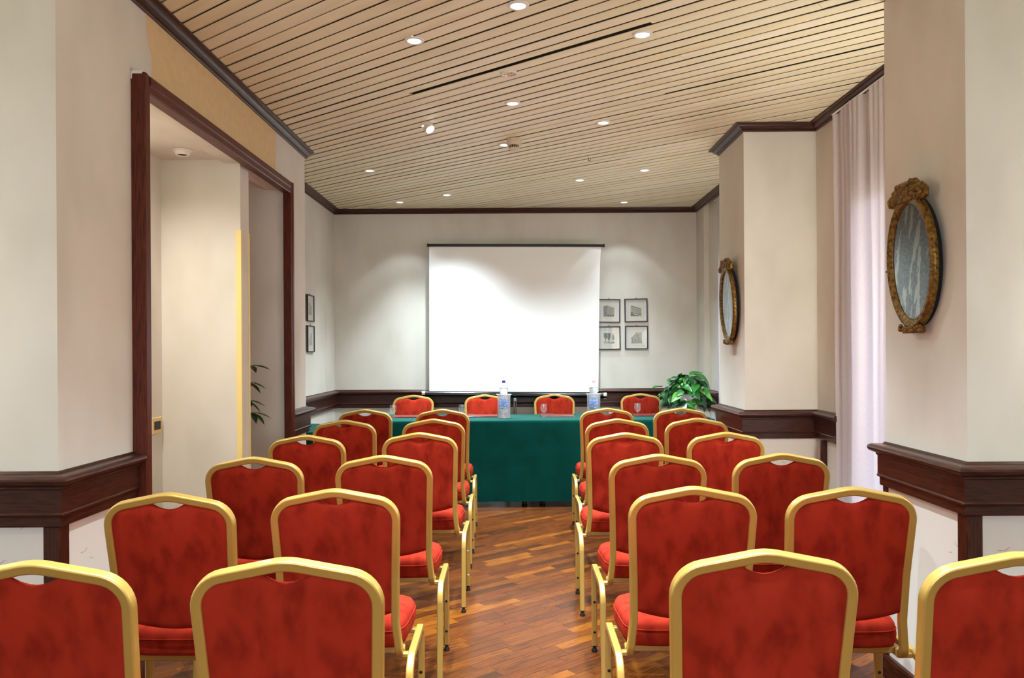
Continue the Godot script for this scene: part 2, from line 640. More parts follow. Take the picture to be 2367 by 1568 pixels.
# ------------------------------------------------------------------ room shell
func build_shell() -> void:
	# walls: doorway side
	var o := struct("wall_left", "cream plaster wall with the wide doorway")
	var st := new_st()
	pbox(st, -2.6, -1.5, 0, CEIL, 2.60, 2.72)
	pbox(st, -1.62, -1.5, 0, CEIL, 2.72, 3.13)
	pbox(st, -1.62, -1.5, 2.40, CEIL, 3.13, 5.15)
	pbox(st, -1.95, -1.5, 0, CEIL, 5.15, 5.655)
	put("plaster", st, M["wall paint"], o)
	var orc := struct("wall_recess", "cream plaster side wall set back beside the head table")
	var sr := new_st()
	pbox(sr, -1.95, -1.83, 0, CEIL, 5.655, 8.12)
	put("plaster", sr, M["wall paint"], orc)
	st = new_st()
	var poly := [Vector2(3.20, CEIL), Vector2(3.235, 2.72), Vector2(3.25, 2.64), Vector2(3.29, 2.56), Vector2(3.285, 2.45), Vector2(4.97, 2.45), Vector2(4.97, CEIL)]
	var pv := PackedVector2Array(poly)
	var idx := Geometry2D.triangulate_polygon(pv)
	for k in range(0, idx.size(), 3):
		var p3 := []
		for q in 3:
			p3.append(W(-1.4985, pv[idx[k + q]].y, pv[idx[k + q]].x))
		tri(st, p3, [Vector3.RIGHT, Vector3.RIGHT, Vector3.RIGHT], [Vector2.ZERO, Vector2.ZERO, Vector2.ZERO])
	for k in pv.size():
		var a := pv[k]
		var b := pv[(k + 1) % pv.size()]
		var d := (b - a).normalized()
		fquad(st, W(-1.4985, a.y, a.x), W(-1.4985, b.y, b.x), W(-1.4998, b.y, b.x), W(-1.4998, a.y, a.x), W(0, -d.x, d.y))
	put("bare_plaster_patch", st, M["bare plaster"], o).set_meta("label", "tan unpainted plaster above the doorway")
	# scuffed lower panels
	st = new_st()
	pbox(st, -2.6, -1.5, 0.0, 0.80, 2.598, 2.60)
	pbox(st, -1.5, -1.4985, 0.0, 0.80, 2.60, 3.11)
	put("lower_panel", st, M["scuffed paint"], o)
	# alcove behind the doorway
	o = struct("wall_alcove", "bright cream alcove walls beyond the doorway")
	st = new_st()
	pbox(st, -2.09, -1.97, 0, 2.52, 2.72, 5.27)
	pbox(st, -1.97, -1.53, 0, 2.42, 4.42, 4.557)
	put("plaster", st, M["wall paint"], o)
	o = struct("ceiling_alcove", "white alcove ceiling")
	st = new_st()
	pbox(st, -1.97, -1.62, 2.42, 2.52, 2.72, 5.15)
	put("plaster", st, M["wall paint"], o)
	# back wall
	o = struct("wall_back", "cream plaster wall behind the projection screen")
	st = new_st()
	pbox(st, -1.83, 2.03, 0, CEIL, 8.0, 8.12)
	put("plaster", st, M["wall paint"], o)
	# window side
	o = struct("wall_right", "cream plaster wall with two pillars and curtained windows")
	st = new_st()
	pbox(st, 1.52, 2.6, 0, CEIL, 2.69, 3.28)
	pbox(st, 1.906, 2.03, 0, CEIL, 3.28, 3.42)
	pbox(st, 1.906, 2.03, 2.25, CEIL, 3.42, 4.48)
	pbox(st, 1.906, 2.03, 0, CEIL, 4.48, 5.05)
	pbox(st, 1.445, 2.03, 0, CEIL, 5.05, 5.66)
	pbox(st, 1.86, 2.03, 2.25, CEIL, 5.66, 7.20)
	pbox(st, 1.86, 2.03, 0, CEIL, 7.20, 7.68)
	pbox(st, 1.81, 2.03, 0, CEIL, 7.68, 8.0)
	put("plaster", st, M["wall paint"], o)
	st = new_st()
	pbox(st, 1.5185, 1.52, 0.0, 0.80, 2.69, 3.28)
	pbox(st, 1.52, 2.6, 0.0, 0.80, 2.6885, 2.69)
	pbox(st, 1.445, 1.906, 0.0, 0.80, 5.0485, 5.05)
	put("lower_panel", st, M["scuffed paint"], o)
	# the part of the room behind the photographer
	o = struct("wall_rear", "cream plaster wall with a wide window behind the rows")
	st = new_st()
	pbox(st, -2.6, -1.7, 0, CEIL, -2.72, -2.6)
	pbox(st, 1.7, 2.6, 0, CEIL, -2.72, -2.6)
	pbox(st, -1.7, 1.7, 0, 0.8, -2.72, -2.6)
	pbox(st, -1.7, 1.7, 2.45, CEIL, -2.72, -2.6)
	pbox(st, -2.72, -2.6, 0, CEIL, -2.72, 2.72)
	pbox(st, 2.6, 2.72, 0, CEIL, -2.72, 3.28)
	put("plaster", st, M["wall paint"], o)

# ------------------------------------------------------------------ parquet
func build_floor() -> void:
	var o := struct("floor", "diagonal strip parquet in red-brown wood")
	var st := new_st()
	pbox(st, -2.72, 2.72, -0.12, -0.012, -2.72, 8.12)
	put("subfloor", st, M["floor base"], o)
	var L := 0.37
	var B := 0.060
	var stave := new_st()
	cbox(stave, Vector3(0, -0.006, 0), Vector3(L - 0.0006, 0.012, B - 0.0006), 0.0007)
	var mesh := stave.commit()
	var ang := deg_to_rad(39.0)
	var dir := Vector2(cos(ang), sin(ang))       # plan: X, Z
	var per := Vector2(-dir.y, dir.x)
	var rest := {}
	for i in 10:
		rest[i] = new_st()
	var near := []
	var r := RandomNumberGenerator.new()
	r.seed = 4
	for row in range(-70, 190):
		var off := r.randf() * L
		for k in range(-14, 32):
			var c: Vector2 = dir * (k * L + off) + per * (row * B)
			var tint := r.randi_range(0, 9)
			if c.x < -2.75 or c.x > 2.75 or c.y < -2.75 or c.y > 8.15:
				continue
			if c.y > 2.75 and (c.x < -2.0 or c.x > 2.05):
				continue
			near.append([absf(c.x - 0.03) * 1.6 + absf(c.y - 4.6) * 0.32, c, tint])
	near.sort_custom(func(a, b): return a[0] < b[0])
	for i in near.size():
		var c: Vector2 = near[i][1]
		var t: int = near[i][2]
		var xf := Transform3D(Basis(Vector3.UP, ang), W(c.x, 0, c.y))
		if i < 290:
			var s := put("floorboard", mesh, M["stave %d" % t], o)
			s.transform = xf
		else:
			rest[t].append_from(mesh, 0, xf)
	var am := ArrayMesh.new()
	for i in 10:
		rest[i].commit(am)
		am.surface_set_material(am.get_surface_count() - 1, M["stave %d" % i])
	var ro := MeshInstance3D.new()
	ro.name = "floorboards_beyond"
	ro.mesh = am
	ro.set_meta("kind", "stuff")
	o.add_child(ro, true)

# ------------------------------------------------------------------ slatted ceiling
func slat_mesh(len: float, wide: float) -> ArrayMesh:
	# runs along x; visible face looks down at y = 0
	var st := new_st()
	# thin sheet: flat face, a chamfer, then the recessed flange that reaches to the next board
	var prof := PackedVector2Array([Vector2(0.0, 0.0035), Vector2(0.0, 0.0014), Vector2(0.0014, 0.0), Vector2(wide - 0.0175, 0.0), Vector2(wide - 0.0130, 0.0065), Vector2(wide - 0.0015, 0.0065), Vector2(wide - 0.0015, 0.0083), Vector2(wide - 0.0140, 0.0083), Vector2(wide - 0.0187, 0.0035)])
	var n := prof.size()
	for i in n:
		var a: Vector2 = prof[i]
		var b: Vector2 = prof[(i + 1) % n]
		var d := (b - a).normalized()
		fquad(st, Vector3(-len / 2, a.y, a.x), Vector3(len / 2, a.y, a.x), Vector3(len / 2, b.y, b.x), Vector3(-len / 2, b.y, b.x), Vector3(0, -d.x, d.y))
	var idx := Geometry2D.triangulate_polygon(prof)
	for s in [-1.0, 1.0]:
		for k in range(0, idx.size(), 3):
			var p3 := []
			for q in 3:
				p3.append(Vector3(s * len / 2, prof[idx[k + q]].y, prof[idx[k + q]].x))
			var e := Vector3(s, 0, 0)
			tri(st, p3, [e, e, e], [Vector2.ZERO, Vector2.ZERO, Vector2.ZERO])
	return st.commit()

func build_ceiling() -> void:
	var o := struct("ceiling", "cream slatted ceiling of narrow diagonal boards")
	var st := new_st()
	# concrete slab well above the hung boards, with the upstand that closes the void at its edges
	pbox(st, -2.84, 2.84, CEIL + 0.36, CEIL + 0.5, -2.84, 8.24)
	pbox(st, -2.84, -2.72, CEIL - 0.1, CEIL + 0.36, -2.84, 8.24)
	pbox(st, 2.72, 2.84, CEIL - 0.1, CEIL + 0.36, -2.84, 8.24)
	pbox(st, -2.72, 2.72, CEIL - 0.1, CEIL + 0.36, -2.84, -2.72)
	pbox(st, -2.72, 2.72, CEIL - 0.1, CEIL + 0.36, 8.12, 8.24)
	put("ceiling_slab", st, M["concrete"], o)
	var pitch := 0.0815
	var ang := deg_to_rad(38.6)
	# slats run towards +X and nearer; t counts across them, away from the camera
	var dir := Vector2(cos(ang), -sin(ang))
	var per := Vector2(sin(ang), cos(ang))
	var r := RandomNumberGenerator.new()
	r.seed = 12
	var x0 := -2.70
	var x1 := 2.70
	for i in range(-46, 112):
		var t := i * pitch + 0.012
		# line: per . p = t ; clip to x0..x1 and z -2.7..8.1
		var lo := -99.0
		var hi := 99.0
		var base := per * t
		lo = maxf(lo, (x0 - base.x) / dir.x)
		hi = minf(hi, (x1 - base.x) / dir.x)
		lo = maxf(lo, (base.y - 8.10) / -dir.y)
		hi = minf(hi, (base.y + 2.70) / -dir.y)
		if hi - lo < 0.05:
			continue
		var cuts := [lo, hi]
		# butt joints of a run of boards
		if t > 3.48 and t < 5.31:
			var jx: float = 0.80 + r.randf_range(-0.025, 0.025)
			cuts = [lo, (jx - base.x) / dir.x, hi]
		elif absf(t - 3.028) < 0.04:
			cuts = [lo, (-0.62 - base.x) / dir.x, (0.56 - base.x) / dir.x, hi]
		elif absf(t - 3.40) < 0.05:
			cuts = [lo, (1.254 - base.x) / dir.x, hi]
		var slot := cuts.size() == 4
		for k in cuts.size() - 1:
			var a: float = cuts[k]
			var b: float = cuts[k + 1]
			var len := b - a - 0.0012
			var c: Vector2 = base + dir * ((a + b) / 2)
			var wide := pitch + r.randf_range(-0.0022, 0.0006)
			if slot and k == 1:
				wide = pitch - 0.019
			elif r.randf() < (0.35 if c.x < 0.0 and t < 3.2 else 0.10):
				wide = pitch - r.randf_range(0.003, 0.007)
			var s := put("ceiling_board", slat_mesh(len, wide), M["slat %d" % r.randi_range(0, 4)], o)
			# mesh x along the run, mesh z across it (away from the camera)
			var bx := W(dir.x, 0, dir.y)
			var bz := W(per.x, 0, per.y)
			var basis := Basis(bx, Vector3.UP, bz)
			s.transform = Transform3D(basis, W(c.x, CEIL + r.randf_range(0.0, 0.0022), c.y))
			s.rotate_object_local(Vector3.RIGHT, r.randf_range(-0.012, 0.012))

# ------------------------------------------------------------------ rails, cornices, skirting, casing
func build_trims() -> void:
	var dado := [
		[0.0, 0.786], [0.018, 0.786], [0.020, 0.790], [0.020, 0.818], [0.027, 0.822], [0.029, 0.828], [0.026, 0.833], [0.026, 0.908],
		[0.031, 0.912], [0.031, 0.918], [0.040, 0.922], [0.050, 0.927], [0.055, 0.933], [0.0565, 0.940], [0.055, 0.947], [0.050, 0.952], [0.044, 0.955], [0.012, 0.958], [0.006, 0.966], [0.0, 0.966]]
	var corn := [[0.0, CEIL - 0.046], [0.010, CEIL - 0.046], [0.013, CEIL - 0.042], [0.013, CEIL - 0.034], [0.022, CEIL - 0.031], [0.031, CEIL - 0.025], [0.038, CEIL - 0.017], [0.041, CEIL - 0.011], [0.050, CEIL - 0.010], [0.060, CEIL - 0.006], [0.062, CEIL - 0.0005], [0.0, CEIL - 0.0005]]
	var skirt := [[0.0, 0.0], [0.018, 0.0], [0.018, 0.080], [0.014, 0.092], [0.0, 0.094]]
	var n := 1
	var A := [Vector2(-2.6, 2.60), Vector2(-1.5, 2.60), Vector2(-1.5, 3.105)]
	var B := [Vector2(-1.5, 5.19), Vector2(-1.5, 5.655), Vector2(-1.83, 5.655), Vector2(-1.83, 8.0), Vector2(1.81, 8.0), Vector2(1.81, 7.68), Vector2(1.86, 7.68), Vector2(1.86, 7.25)]
	var C := [Vector2(1.86, 5.66), Vector2(1.445, 5.66), Vector2(1.445, 5.05), Vector2(1.906, 5.05), Vector2(1.906, 4.66)]
	var D := [Vector2(1.906, 3.28), Vector2(1.52, 3.28), Vector2(1.52, 2.69), Vector2(2.6, 2.69)]
	var names := ["beside the doorway", "round the head table end", "round the second pillar", "round the mirror pillar by the front row"]
	var k := 0
	for path in [A, B, C, D]:
		var side := -1.0
		var o := struct("trim_%d" % n, "dark varnished wooden dado rail " + names[k])
		var st := new_st()
		rail(st, path, dado, side)
		put("rail_board", st, M["dark wood"], o)
		n += 1
		k += 1
	# cornices
	var c1 := [Vector2(-2.6, 2.60), Vector2(-1.5, 2.60), Vector2(-1.5, 5.69)]
	var c2 := [Vector2(-1.5, 5.655), Vector2(-1.83, 5.655), Vector2(-1.83, 8.0), Vector2(1.81, 8.0), Vector2(1.81, 5.66), Vector2(1.445, 5.66), Vector2(1.445, 5.05), Vector2(1.906, 5.05), Vector2(1.906, 3.28)]
	for path in [c1, c2]:
		var o := struct("trim_%d" % n, "dark wooden cornice under the slatted ceiling")
		var st := new_st()
		rail(st, path, corn, -1.0)
		put("cornice_board", st, M["dark wood"], o)
		n += 1
	k = 0
	var sk := ["baseboard_left", "baseboard_back", "baseboard_pillar", "baseboard_right"]
	for path in [A, B, C, D]:
		var o := struct(sk[k], "dark wooden skirting board")
		var st := new_st()
		rail(st, path, skirt, -1.0)
		put("skirting_board", st, M["dark wood"], o)
		k += 1
	# corner posts below the dado rail
	var posts := [[-1.545, -1.488, 2.588, 2.645], [1.508, 1.565, 2.678, 2.735], [1.868, 1.909, 4.90, 4.925], [1.508, 1.53, 3.262, 3.292]]
	for p in posts:
		var o := struct("trim_%d" % n, "dark wooden corner post below the dado rail")
		var st := new_st()
		pbox(st, p[0], p[1], 0.0, 0.787, p[2], p[3], 0.004)
		put("post", st, M["dark wood"], o)
		n += 1
	# doorway casing
	var oc := struct("trim_%d" % n, "reddish brown wooden casing round the wide doorway")
	var prof := [[0.0, 0.0], [0.050, 0.0], [0.055, 0.006], [0.055, 0.034], [0.050, 0.040], [0.050, 0.066], [0.046, 0.072], [0.0, 0.072]]
	for e in [0, 1]:
		var st := new_st()
		var zo := 3.107 if e == 0 else 5.187
		var s := 1.0 if e == 0 else -1.0
		var poly := []
		for q in prof:
			poly.append([-1.5 + q[0], zo + s * q[1] * 0.8])
		# upright extrusion of the profile
		var top := 2.448
		for i in poly.size():
			var a: Array = poly[i]
			var b: Array = poly[(i + 1) % poly.size()]
			var dx: float = b[0] - a[0]
			var dz: float = b[1] - a[1]
			var nv := W(dz, 0, -dx).normalized() * -s
			var w := Vector2(dx, dz).length()
			quad(st, [W(a[0], 0, a[1]), W(a[0], top, a[1]), W(b[0], top, b[1]), W(b[0], 0, b[1])], [nv, nv, nv, nv], [Vector2(0, i * 0.02), Vector2(top, i * 0.02), Vector2(top, i * 0.02 + w), Vector2(0, i * 0.02 + w)])
		var pv := PackedVector2Array()
		for q in poly:
			pv.append(Vector2(q[0], q[1]))
		var idx := Geometry2D.triangulate_polygon(pv)
		for i in range(0, idx.size(), 3):
			var p3 := []
			for q in 3:
				p3.append(W(pv[idx[i + q]].x, top, pv[idx[i + q]].y))
			tri(st, p3, [Vector3.UP, Vector3.UP, Vector3.UP], [Vector2.ZERO, Vector2(0.01, 0), Vector2(0, 0.01)])
		put("casing_upright", st, M["casing wood"], oc)
	var sh := new_st()
	var pth := [Vector2(-1.5, 3.16), Vector2(-1.5, 5.13)]
	var hp := []
	for q in prof:
		hp.append([q[0], 2.448 - q[1]])
	hp.reverse()
	rail(sh, pth, hp, -1.0)
	put("casing_header", sh, M["casing wood"], oc)
	var chip := new_st()
	cbox(chip, W(-1.475, 2.447, 3.106), Vector3(0.040, 0.012, 0.004), 0.001)
	cbox(chip, W(-1.497, 2.436, 3.106), Vector3(0.005, 0.030, 0.003), 0.001)
	put("paint_chip", chip, M["white enamel"], oc).set_meta("label", "white chipped paint")
	# yellow edge guards on the alcove partition
	n += 1
	for zz in [4.42, 4.557]:
		var oy := struct("trim_%d" % n, "pale yellow edge guard on the alcove partition")
		var st := new_st()
		var s := 1.0 if zz > 4.5 else -1.0
		pbox(st, -1.557, -1.526, 0.0, 2.03, zz - (0.002 if s > 0 else 0.004), zz + (0.004 if s > 0 else 0.002), 0.001)
		pbox(st, -1.531, -1.526, 0.0, 2.03, zz - (0.018 if s > 0 else 0.0), zz + (0.0 if s > 0 else 0.018), 0.001)
		put("edge_guard", st, M["yellow trim"], oy)
		n += 1

# ------------------------------------------------------------------ windows, curtains
func curtain(called: String, label: String, x: float, z0: float, z1: float, top: float, sd: int) -> void:
	var t := thing(called, label, "curtain", "sheer curtains on the window side")
	var r := RandomNumberGenerator.new()
	r.seed = sd
	var ph := [r.randf() * 6, r.randf() * 6, r.randf() * 6, r.randf() * 6]
	var g := []
	var rows := 26
	var cols := 170
	for i in rows + 1:
		var v := float(i) / rows
		var y := lerpf(top, 0.015, v)
		var row := []
		for j in cols + 1:
			var u := float(j) / cols
			var zz := lerpf(z0, z1, u)
			var s := zz * 9.0
			var f := 0.011 * sin(s * 2.1 + ph[0] + 0.5 * v) + 0.008 * sin(s * 3.7 + ph[1] - 0.8 * v) + 0.004 * sin(s * 8.3 + ph[2]) * (1.0 - 0.7 * v)
			f += 0.007 * sin(s * 14.0 + ph[3]) * exp(-v * 9.0)
			f += 0.004 * sin(y * 5.0 + s) * v
			row.append(W(x + f, y, zz + 0.006 * sin(s * 2.9 + v * 2.0)))
		g.append(row)
	var st := new_st()
	sheet(st, g, true)
	put("cloth", st, M["sheer curtain"], t)
	var rod := new_st()
	sweep(rod, [W(x, top + 0.004, z0 - 0.02), W(x, top + 0.004, z1 + 0.02)], circle(0.006, 8), Vector3.UP)
	put("curtain_track", rod, M["white enamel"], t)

func build_openings() -> void:
	curtain("sheer_curtain", "sheer lilac white curtain between the two mirror pillars", 1.866, 3.36, 4.67, 2.724, 3)
	curtain("sheer_curtain", "sheer white curtain beyond the second pillar near the head table", 1.825, 5.74, 7.30, 2.715, 8)
	var k := 1
	for a in [[1.97, 3.42, 4.48, 0.0, 2.25, true], [1.97, 5.66, 7.20, 0.0, 2.25, true]]:
		var o := struct("window_%d" % k, "white framed tall window behind the sheer curtain")
		var st := new_st()
		var mid: float = (a[1] + a[2]) / 2
		for zz in [a[1] + 0.03, mid - 0.032, mid + 0.032, a[2] - 0.03]:
			pbox(st, a[0] - 0.03, a[0] + 0.03, a[3], a[4], zz - 0.03, zz + 0.03, 0.004)
		for yy in [a[3] + 0.05, a[4] - 0.03]:
			pbox(st, a[0] - 0.028, a[0] + 0.028, yy - 0.05, yy + 0.03, a[1], a[2], 0.004)
		put("window_frame", st, M["white paint"], o)
		for h in 2:
			var g := new_st()
			var za: float = a[1] + 0.06 if h == 0 else mid + 0.062
			var zb: float = mid - 0.062 if h == 0 else a[2] - 0.06
			pbox(g, a[0] - 0.002, a[0] + 0.002, a[3] + 0.08, a[4] - 0.08, za, zb)
			put("pane", g, M["window glass"], o)
		k += 1
	var o3 := struct("window_%d" % k, "wide white framed window in the wall behind the rows")
	var s3 := new_st()
	for xx in [-1.67, -0.57, 0.57, 1.67]:
		pbox(s3, xx - 0.03, xx + 0.03, 0.8, 2.45, -2.69, -2.63, 0.004)
	for yy in [0.83, 2.42]:
		pbox(s3, -1.7, 1.7, yy - 0.03, yy + 0.03, -2.69, -2.63, 0.004)
	put("window_frame", s3, M["white paint"], o3)
	for h in 3:
		var g := new_st()
		pbox(g, -1.64 + h * 1.12, -0.60 + h * 1.12, 0.86, 2.39, -2.662, -2.658)
		put("pane", g, M["window glass"], o3)

# ------------------------------------------------------------------ chairs
func back_z(h: float) -> float:
	# depth of the raked back at a height
	if h > 0.65:
		return lerpf(0.145, 0.19, (h - 0.65) / 0.268)
	return lerpf(0.118, 0.145, clampf((h - 0.40) / 0.25, 0.0, 1.0))

func pad_half(h: float) -> float:
	if h > 0.65:
		return lerpf(0.1735, 0.182, clampf((h - 0.65) / 0.17, 0.0, 1.0))
	return lerpf(0.1690, 0.1735, clampf((h - 0.50) / 0.15, 0.0, 1.0))

func pad_top(x: float) -> float:
	var ax := absf(x)
	var h := 0.9115 - 0.2 * ax
	if ax > 0.1341:
		h = 0.8262 + sqrt(maxf(0.0, 0.0595 * 0.0595 - (ax - 0.1225) * (ax - 0.1225)))
	# hand hold
	if ax < 0.058:
		h = minf(h, 0.8765 + 0.0235 * pow(ax / 0.058, 2.0))
	return h

func make_chair() -> Node3D:
	var t := thing("banquet_chair", "", "chair")
	# back frame
	var pts := []
	var right := [[Vector3(0.186, 0.384, 0.050), 0.0], [Vector3(0.189, 0.380, 0.116), 0.04], [Vector3(0.1765, 0.50, 0.128), 0.3], [Vector3(0.1795, 0.65, 0.145), 0.6], [Vector3(0.1885, 0.8803, 0.1837), 0.066]]
	for p in right:
		pts.append(p)
	pts.append([Vector3(0, 0.918, 0.19), 0.14])
	for i in range(right.size() - 1, -1, -1):
		var q: Vector3 = right[i][0]
		pts.append([Vector3(-q.x, q.y, q.z), right[i][1]])
	var st := new_st()
	sweep(st, fillet(pts, 8), rrect(0.024, 0.027, 0.0055, 3), Vector3(0, 1, 0.2))
	put("back_frame", st, M["gold paint"], t)
	# back pad
	st = new_st()
	var cols := 36
	var rows := 26
	var rear := []
	var front := []
	for i in rows + 1:
		var v := 0.5 - 0.5 * cos(PI * i / rows)
		var a := []
		var b := []
		for j in cols + 1:
			var u := sin((float(j) / cols - 0.5) * PI)
			var top := pad_top(u * 0.182)
			var bot := 0.527 - 0.030 * (1.0 - u * u)
			var h := lerpf(bot, top, v)
			var hw := pad_half(h)
			var x := u * hw
			var d: float = minf(minf((1.0 - absf(u)) * hw, (top - h)), h - bot)
			var e := clampf(d / 0.022, 0.0, 1.0)
			var bulge := 0.0095 * sqrt(maxf(0.0, 1.0 - (1.0 - e) * (1.0 - e)))
			var wide := clampf(d / 0.12, 0.0, 1.0)
			bulge += 0.006 * wide * (2.0 - wide)
			var z := back_z(h)
			a.append(Vector3(x, h, z + 0.001 + bulge))
			b.append(Vector3(x, h, z - 0.003 - bulge * 1.5))
		rear.append(a)
		front.append(b)
	sheet(st, rear, true)
	sheet(st, front, false)
	for i in rows:
		for s in [0, cols]:
			var n := Vector3(-1 if s == 0 else 1, 0, 0)
			fquad(st, rear[i][s], rear[i + 1][s], front[i + 1][s], front[i][s], n)
	for j in cols:
		fquad(st, rear[rows][j], rear[rows][j + 1], front[rows][j + 1], front[rows][j], Vector3.UP)
		fquad(st, rear[0][j], rear[0][j + 1], front[0][j + 1], front[0][j], Vector3.DOWN)
	put("back_cushion", st, M["red velvet"], t)
	# seat: rounded plan, domed top, welt round the middle
	st = new_st()
	var N := 64
	var loop := []
	var ln := []
	for k in N:
		var a := TAU * k / N
		var c := cos(a)
		var s := sin(a)
		var e := 0.36
		var px := signf(c) * pow(absf(c), e)
		var pz := signf(s) * pow(absf(s), e)
		var z := -0.063 + pz * 0.160
		var hw := lerpf(0.215, 0.198, clampf((z + 0.223) / 0.32, 0.0, 1.0))
		if pz > 0.0:
			z -= 0.012 * (1.0 - absf(px)) * 0.0
		loop.append(Vector3(px * hw, 0, z))
	var prof := [[0.93, 0.397], [0.965, 0.399], [0.99, 0.412], [1.0, 0.432], [0.995, 0.445], [0.985, 0.449], [0.985, 0.452], [0.975, 0.464], [0.94, 0.476], [0.86, 0.484], [0.70, 0.489], [0.45, 0.4915], [0.2, 0.4925]]
	var ctr := Vector3(0, 0, -0.063)
	var g := []
	for p in prof:
		var row := []
		for k in N + 1:
			var q: Vector3 = loop[k % N]
			row.append(ctr + (q - ctr) * p[0] + Vector3(0, p[1], 0))
		g.append(row)
	sheet(st, g, false)
	for k in N:
		tri(st, [g[12][k], g[12][k + 1], ctr + Vector3(0, 0.493, 0)], [Vector3.UP, Vector3.UP, Vector3.UP], [Vector2.ZERO, Vector2.ZERO, Vector2.ZERO])
		tri(st, [g[0][k], g[0][k + 1], ctr + Vector3(0, 0.397, 0)], [Vector3.DOWN, Vector3.DOWN, Vector3.DOWN], [Vector2.ZERO, Vector2.ZERO, Vector2.ZERO])
	var seat := put("seat", st, M["red velvet"], t)
	st = new_st()
	var wl := []
	for k in N:
		var q: Vector3 = loop[k]
		wl.append(ctr + (q - ctr) * 0.988 + Vector3(0, 0.4505, 0))
	sweep(st, wl, circle(0.0024, 6), Vector3.UP, false, true)
	put("piping", st, M["red velvet"], seat)
	# seat frame under the cushion
	st = new_st()
	for s in [-1.0, 1.0]:
		cbox(st, Vector3(s * 0.178, 0.386, -0.06), Vector3(0.022, 0.022, 0.27), 0.003)
	cbox(st, Vector3(0, 0.386, 0.062), Vector3(0.35, 0.022, 0.022), 0.003)
	cbox(st, Vector3(0, 0.386, -0.185), Vector3(0.35, 0.022, 0.022), 0.003)
	for s in [-1.0, 1.0]:
		cbox(st, Vector3(s * 0.205, 0.384, 0.105), Vector3(0.022, 0.016, 0.022), 0.003)
		cbox(st, Vector3(s * 0.200, 0.383, -0.12), Vector3(0.034, 0.016, 0.026), 0.003)
	put("seat_frame", st, M["gold paint"], t)
	# side frames: front leg, top bar and rear leg in one bent tube
	for s in [-1.0, 1.0]:
		st = new_st()
		var x: float = s * 0.226
		var path := fillet([[Vector3(x, 0.028, -0.16), 0.0], [Vector3(x, 0.388, -0.16), 0.034], [Vector3(x, 0.388, 0.177), 0.075], [Vector3(x, 0.028, 0.214), 0.0]], 8)
		sweep(st, path, rrect(0.024, 0.024, 0.005, 3), Vector3.RIGHT)
		var leg := put("leg_frame", st, M["gold paint"], t)
		for zz in [-0.16, 0.214]:
			var gs := new_st()
			lathe(gs, [[0.0, 0.030], [0.0135, 0.030], [0.0135, 0.0245], [0.007, 0.023], [0.0065, 0.018], [0.010, 0.014], [0.0130, 0.006], [0.0130, 0.0], [0.0, 0.0]], 14)
			put("foot_glide", gs, M["black rubber"], leg, Vector3(x, 0, zz))
		for hh in [0.09, 0.225]:
			var bs := new_st()
			lathe(bs, [[0.0, 0.0025], [0.004, 0.0022], [0.0058, 0.0008], [0.0058, 0.0]], 12)
			put("bolt_cap", bs, M["dark bolt"], leg, Vector3(x, hh, -0.1482), Vector3(PI / 2, 0, 0))
	return t

func build_chairs() -> void:
	var proto := make_chair()
	# row from the head table (1 = nearest it), depth of the back's top, X of left outer, left inner, right inner, right outer
	var rows := [
		[1, 5.83, 5.80, 5.815, 5.775, -1.116, -0.549, 0.656, 1.185],
		[2, 4.93, 4.97, 4.90, 4.92, -1.072, -0.527, 0.613, 1.109],
		[3, 4.05, 4.14, 4.07, 4.07, -1.071, -0.508, 0.554, 1.069],
		[4, 3.21, 3.24, 3.22, 3.23, -1.064, -0.548, 0.567, 1.071],
		[5, 2.40, 2.45, 2.455, 2.43, -1.052, -0.567, 0.542, 1.024],
		[6, 1.62, 1.63, 1.675, 1.64, -0.990, -0.478, 0.520, 1.030],
	]
	var ordinal := ["first", "second", "third", "fourth", "fifth", "sixth"]
	var r := RandomNumberGenerator.new()
	r.seed = 40
	var first := true
	for w in rows:
		for c in 4:
			var at := W(w[5 + c], 0, w[1 + c] + 0.19)
			var turn := r.randf_range(-0.02, 0.02)
			var o: Node3D
			if first:
				o = proto
				o.position = at
				o.rotation.y = turn
				first = false
			else:
				o = copy_of(proto, at, turn)
			var seat: String = "wall seat" if c in [0, 3] else "aisle seat"
			var side: String = "doorway side" if c < 2 else "curtain side"
			tag(o, "red velvet gold-framed chair, %s row from green table, %s on %s" % [ordinal[w[0] - 1], seat, side], "chair", "banquet chairs in rows facing the head table")
	# chairs with pale bolt caps
	for nm in ["banquet_chair_009"]:
		var o := get_node(nm)
		for l in o.get_children():
			for b in l.get_children():
				if String(b.name).begins_with("bolt_cap"):
					b.material_override = M["pale bolt"]
	var heads := [[-1.003, 7.72, "farthest from the potted plant"], [-0.313, 7.74, "third from the potted plant"], [0.363, 7.76, "second from the potted plant"], [1.205, 7.77, "nearest the potted plant"]]
	for h in heads:
		var o := copy_of(proto, W(h[0], 0, h[1] - 0.19), PI + r.randf_range(-0.02, 0.02))
		tag(o, "red velvet gold-framed chair behind the green table, %s" % h[2], "chair", "chairs behind the head table")

# ------------------------------------------------------------------ tables and cloths
func table(x0: float, x1: float, z0: float, z1: float, label: String) -> void:
	var cx := (x0 + x1) / 2
	var cz := (z0 + z1) / 2
	var t := thing("folding_table", label, "table", "", W(cx, 0, cz))
	var st := new_st()
	cbox(st, Vector3(0, 0.731, 0), Vector3(x1 - x0, 0.03, z1 - z0), 0.003)
	put("tabletop", st, M["dark wood"], t)
	for sx in [-1.0, 1.0]:
		for sz in [-1.0, 1.0]:
			var l := new_st()
			lathe(l, [[0.0, 0.0], [0.026, 0.0], [0.026, 0.012], [0.020, 0.014], [0.020, 0.716], [0.0, 0.716]], 16)
			put("leg", l, M["black lacquer"], t, Vector3(sx * ((x1 - x0) / 2 - 0.075), 0, (z1 - z0) / 2 - 0.05 if sz > 0.0 else 0.24 - (z1 - z0) / 2))

